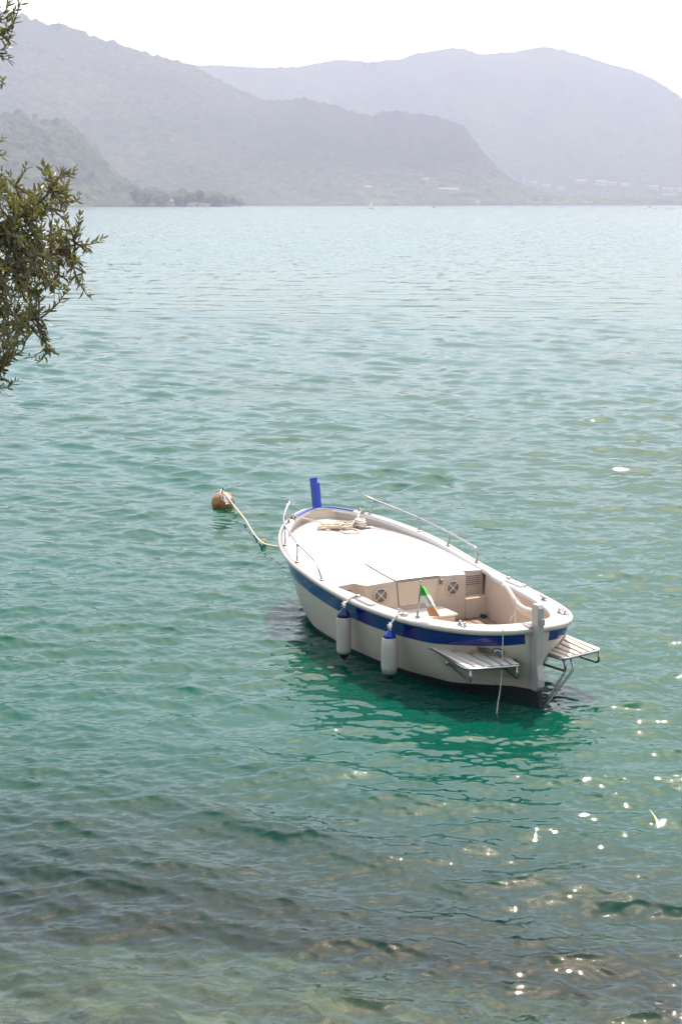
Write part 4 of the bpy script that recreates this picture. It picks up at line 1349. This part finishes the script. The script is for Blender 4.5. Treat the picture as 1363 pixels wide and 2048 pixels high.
# floating reed leaf
M['reed'] = simple('reed leaf', (.30, .36, .06), .7, var=.3)
x, y, z = (lambda u, v: (pixel_dir(u, v)[0] * (CAM_H / -pixel_dir(u, v)[1]), CAM_H / -pixel_dir(u, v)[1], 0))(1307, 1640)
root = mesh('reed_leaf', [(0, -.16, .012), (.008, -.06, .02), (.0, .06, .02), (-.012, .18, .012), (-.009, .06, .02), (-.004, -.06, .02)], [(0, 1, 5), (1, 2, 4, 5), (2, 3, 4)], M['reed'])
root.location = (x, y, .02)
tag(root, 'single yellow green reed leaf floating on the water at the right', 'leaf')

# ------------------------------------------------------------------ olive tree reaching in from the left
def olive():
    base = Vector((-3.9, 5.3, .2))
    root = empty('olive_tree', base)
    tag(root, 'olive tree on the bank whose leafy branches hang in from the left', 'tree')
    def W(u, v, D):
        a, e = pixel_dir(u, v); return Vector((a * D, D, CAM_H + e * D))
    rg = random.Random(21)
    trunk = smooth_path([base + Vector((0, 0, -.4)), base + Vector((.08, .05, .7)), base + Vector((-.05, .3, 1.7)), base + Vector((.1, .6, 2.7)), base + Vector((.2, .9, 3.6))], 5)
    rr = [.17 - .11 * i / (len(trunk) - 1) for i in range(len(trunk))]
    MB().tube([p - base for p in trunk], rr, 12).build('trunk', M['bark'], root, True)
    fork = trunk[-6]
    limbs = []
    for tips in ([fork, W(-260, 700, 6.5), W(-130, 600, 6.8), W(0, 545, 6.9), W(90, 505, 6.95), W(150, 490, 7.0)],
                 [fork, W(-300, 560, 6.4), W(-150, 500, 6.6), W(0, 450, 6.7), W(70, 410, 6.8), W(105, 380, 6.8)],
                 [fork, W(-240, 780, 6.6), W(-130, 720, 7.0), W(-20, 660, 7.1), W(50, 640, 7.1), (W(80, 640, 7.1))],
                 [trunk[-1], W(-300, 350, 6.3), W(-200, 200, 6.5), W(-100, 100, 6.6), W(-40, 60, 6.6)],
                 [trunk[-1], W(-380, 400, 6.9), W(-250, 330, 7.1), W(-120, 300, 7.1), W(-40, 290, 7.1)],
                 [fork, W(-330, 850, 6.3), W(-230, 800, 6.6), W(-120, 770, 6.7), W(-40, 750, 6.7), W(0, 745, 6.7)]):
        P = smooth_path(tips, 7)
        limbs.append(P)
        n = len(P)
        MB().tube([p - base for p in P], [.030 * (1 - i / n) ** 1.3 + .004 for i in range(n)], 8).build('branch', M['bark'], root, True)
    allp = [p for P in limbs for p in P[8:]]
    poly = [(-260, 420), (-120, 330), (0, 355), (30, 362), (60, 345), (95, 335), (128, 352), (142, 372), (134, 410), (152, 425), (150, 460), (150, 500), (140, 540), (150, 575), (118, 590), (72, 606), (70, 640), (62, 675), (40, 690), (0, 672), (-120, 690), (-260, 640)]
    def inside(x, y):
        c = False; j = len(poly) - 1
        for i in range(len(poly)):
            if (poly[i][1] > y) != (poly[j][1] > y) and x < (poly[j][0] - poly[i][0]) * (y - poly[i][1]) / (poly[j][1] - poly[i][1]) + poly[i][0]: c = not c
            j = i
        return c
    ends = [(205, 478, 7.0), (180, 595, 7.0), (160, 392, 6.9), (146, 345, 6.8), (122, 345, 6.8), (88, 330, 6.8), (52, 333, 6.7), (108, 706, 7.1), (80, 722, 7.1), (30, 765, 6.75), (8, 755, 6.7), (160, 430, 7), (165, 572, 7), (158, 560, 7.1), (85, 650, 7.1), (90, 625, 7.1),
            (42, 4, 6.6), (30, 22, 6.6), (24, 60, 6.6), (14, 45, 6.6), (18, 95, 6.6), (10, 112, 6.6), (18, 120, 6.6), (5, 165, 6.65), (4, 280, 7), (10, 312, 7.0), (20, 8, 6.6), (160, 455, 7), (172, 505, 7), (20, 352, 6.7), (4, 345, 6.7), (60, 715, 7.1), (100, 700, 7.1), (35, 690, 7.1), (-30, 40, 6.6), (-40, 110, 6.6), (-30, 170, 6.6)]
    while len(ends) < 290:
        u, v = rg.uniform(-260, 170), rg.uniform(320, 700)
        if u < -20 and rg.random() < .68: continue
        if inside(u, v): ends.append((u, v, rg.uniform(6.45, 7.35)))
    tw = MB(); LV = []; LF = []; LM = []
    def leaf(p, d, L_, w):
        d = d.normalized()
        n = Vector((rg.gauss(0, 1), rg.gauss(0, 1), rg.gauss(0, 1) + .8))
        n = (n - n.dot(d) * d)
        if n.length < 1e-3: return
        n.normalize(); s = d.cross(n)
        b = len(LV); bend = n * (L_ * rg.uniform(-.12, .05))
        pts = [p, p + d * L_ * .35 + s * w * .5 + n * w * .2, p + d * L_ * .35 + bend * .4, p + d * L_ * .35 - s * w * .5 + n * w * .2,
               p + d * L_ * .72 + s * w * .36 + bend + n * w * .15, p + d * L_ * .72 + bend * 1.1, p + d * L_ * .72 - s * w * .36 + bend + n * w * .15, p + d * L_ + bend * 1.6]
        LV.extend([q - base for q in pts])
        for f in ((0, 1, 2), (0, 2, 3), (1, 4, 5, 2), (2, 5, 6, 3), (4, 7, 5), (5, 7, 6)):
            LF.append(tuple(b + i for i in f))
    for (u, v, D) in ends:
        e = W(u, v, D)
        st = min(allp, key=lambda q: (q - e).length + .4 * max(0, q.x - e.x) + rg.random() * .06)
        Lt = (e - st).length
        mid = st.lerp(e, .5) + Vector((rg.gauss(0, .03), rg.gauss(0, .04), -.10 * Lt + rg.gauss(0, .02)))
        path = smooth_path([st, st.lerp(mid, .5) + Vector((0, 0, rg.gauss(0, .01))), mid, e.lerp(mid, .35) + Vector((0, 0, -.01)), e], 8)
        tw.tube([p - base for p in path], [.0042 * (1 - i / len(path)) + .0011 for i in range(len(path))], 5, cap=False)
        acc = 0; side = rg.random() * 6
        tot = sum((path[i + 1] - path[i]).length for i in range(len(path) - 1))
        run = 0; nextl = max(tot - .40, tot * .15)
        for i in range(len(path) - 1):
            seg = path[i + 1] - path[i]; l = seg.length
            while run + l >= nextl:
                p = path[i] + seg * ((nextl - run) / max(l, 1e-6)); t = seg.normalized()
                o_ = t.orthogonal().normalized()
                o_ = Matrix.Rotation(side, 3, t) @ o_
                frac = nextl / tot
                for sg in (1, -1):
                    if rg.random() < .93:
                        d = t * rg.uniform(.45, .95) + o_ * sg * rg.uniform(.5, .85) + Vector((0, 0, rg.gauss(.06, .15)))
                        k = 1.0 if frac < .85 else .8
                        leaf(p, d, rg.uniform(.035, .054) * k, rg.uniform(.011, .0155) * k)
                side += 1.57 + rg.gauss(0, .3)
                nextl += rg.uniform(.016, .026)
            run += l
        leaf(path[-1], path[-1] - path[-2], .034, .008)
        leaf(path[-1], path[-1] - path[-2] + Vector((0, 0, .02)), .028, .008)
    tag(tw.build('twigs', M['twig'], root, True), kind='stuff')
    mesh('foliage', LV, LF, M['olive'], root, True)
def olive_mat():
    m, N, L, b = mat('olive leaf')
    geo = N.new('ShaderNodeNewGeometry')
    t = noise_node(N, L, 22, 2, .5)
    r1 = ramp(N, L, t.outputs[0], [(.3, (.03, .031, .008)), (.6, (.075, .076, .02)), (.76, (.16, .17, .03))])
    r2 = ramp(N, L, t.outputs[0], [(.3, (.07, .06, .035)), (.7, (.17, .145, .10))])
    mx = N.new('ShaderNodeMix'); mx.data_type = 'RGBA'
    L.new(geo.outputs['Backfacing'], mx.inputs[0]); L.new(r1.outputs[0], mx.inputs[6]); L.new(r2.outputs[0], mx.inputs[7])
    L.new(mx.outputs[2], b.inputs['Base Color']); b.inputs['Roughness'].default_value = .33
    b.inputs['Specular IOR Level'].default_value = .6
    tl_ = N.new('ShaderNodeBsdfTranslucent'); tl_.inputs[0].default_value = (.22, .22, .035, 1)
    ms = N.new('ShaderNodeMixShader'); ms.inputs[0].default_value = .28
    L.new(b.outputs[0], ms.inputs[1]); L.new(tl_.outputs[0], ms.inputs[2])
    L.new(ms.outputs[0], N['Material Output'].inputs['Surface'])
    return m
M['olive'] = olive_mat()
M['twig'] = simple('olive twig', (.13, .085, .055), .85, var=.3, scale=30)
olive()

# ------------------------------------------------------------------ summer haze over the lake
HAZE = 2.4e-4
mb = MB(); mb.box((0, 4300, 355), (9000, 10000, 730))
hz = mb.build('haze', bpy.data.materials.new('haze air'))
tag(hz, kind='stuff')
hm = hz.data.materials[0]; hm.use_nodes = True
hn = hm.node_tree; hn.nodes.remove(hn.nodes['Principled BSDF'])
pv = hn.nodes.new('ShaderNodeVolumePrincipled')
pv.inputs['Color'].default_value = (.445, .455, .54, 1)
pv.inputs['Density'].default_value = HAZE
pv.inputs['Anisotropy'].default_value = .35
hn.links.new(pv.outputs[0], hn.nodes['Material Output'].inputs['Volume'])
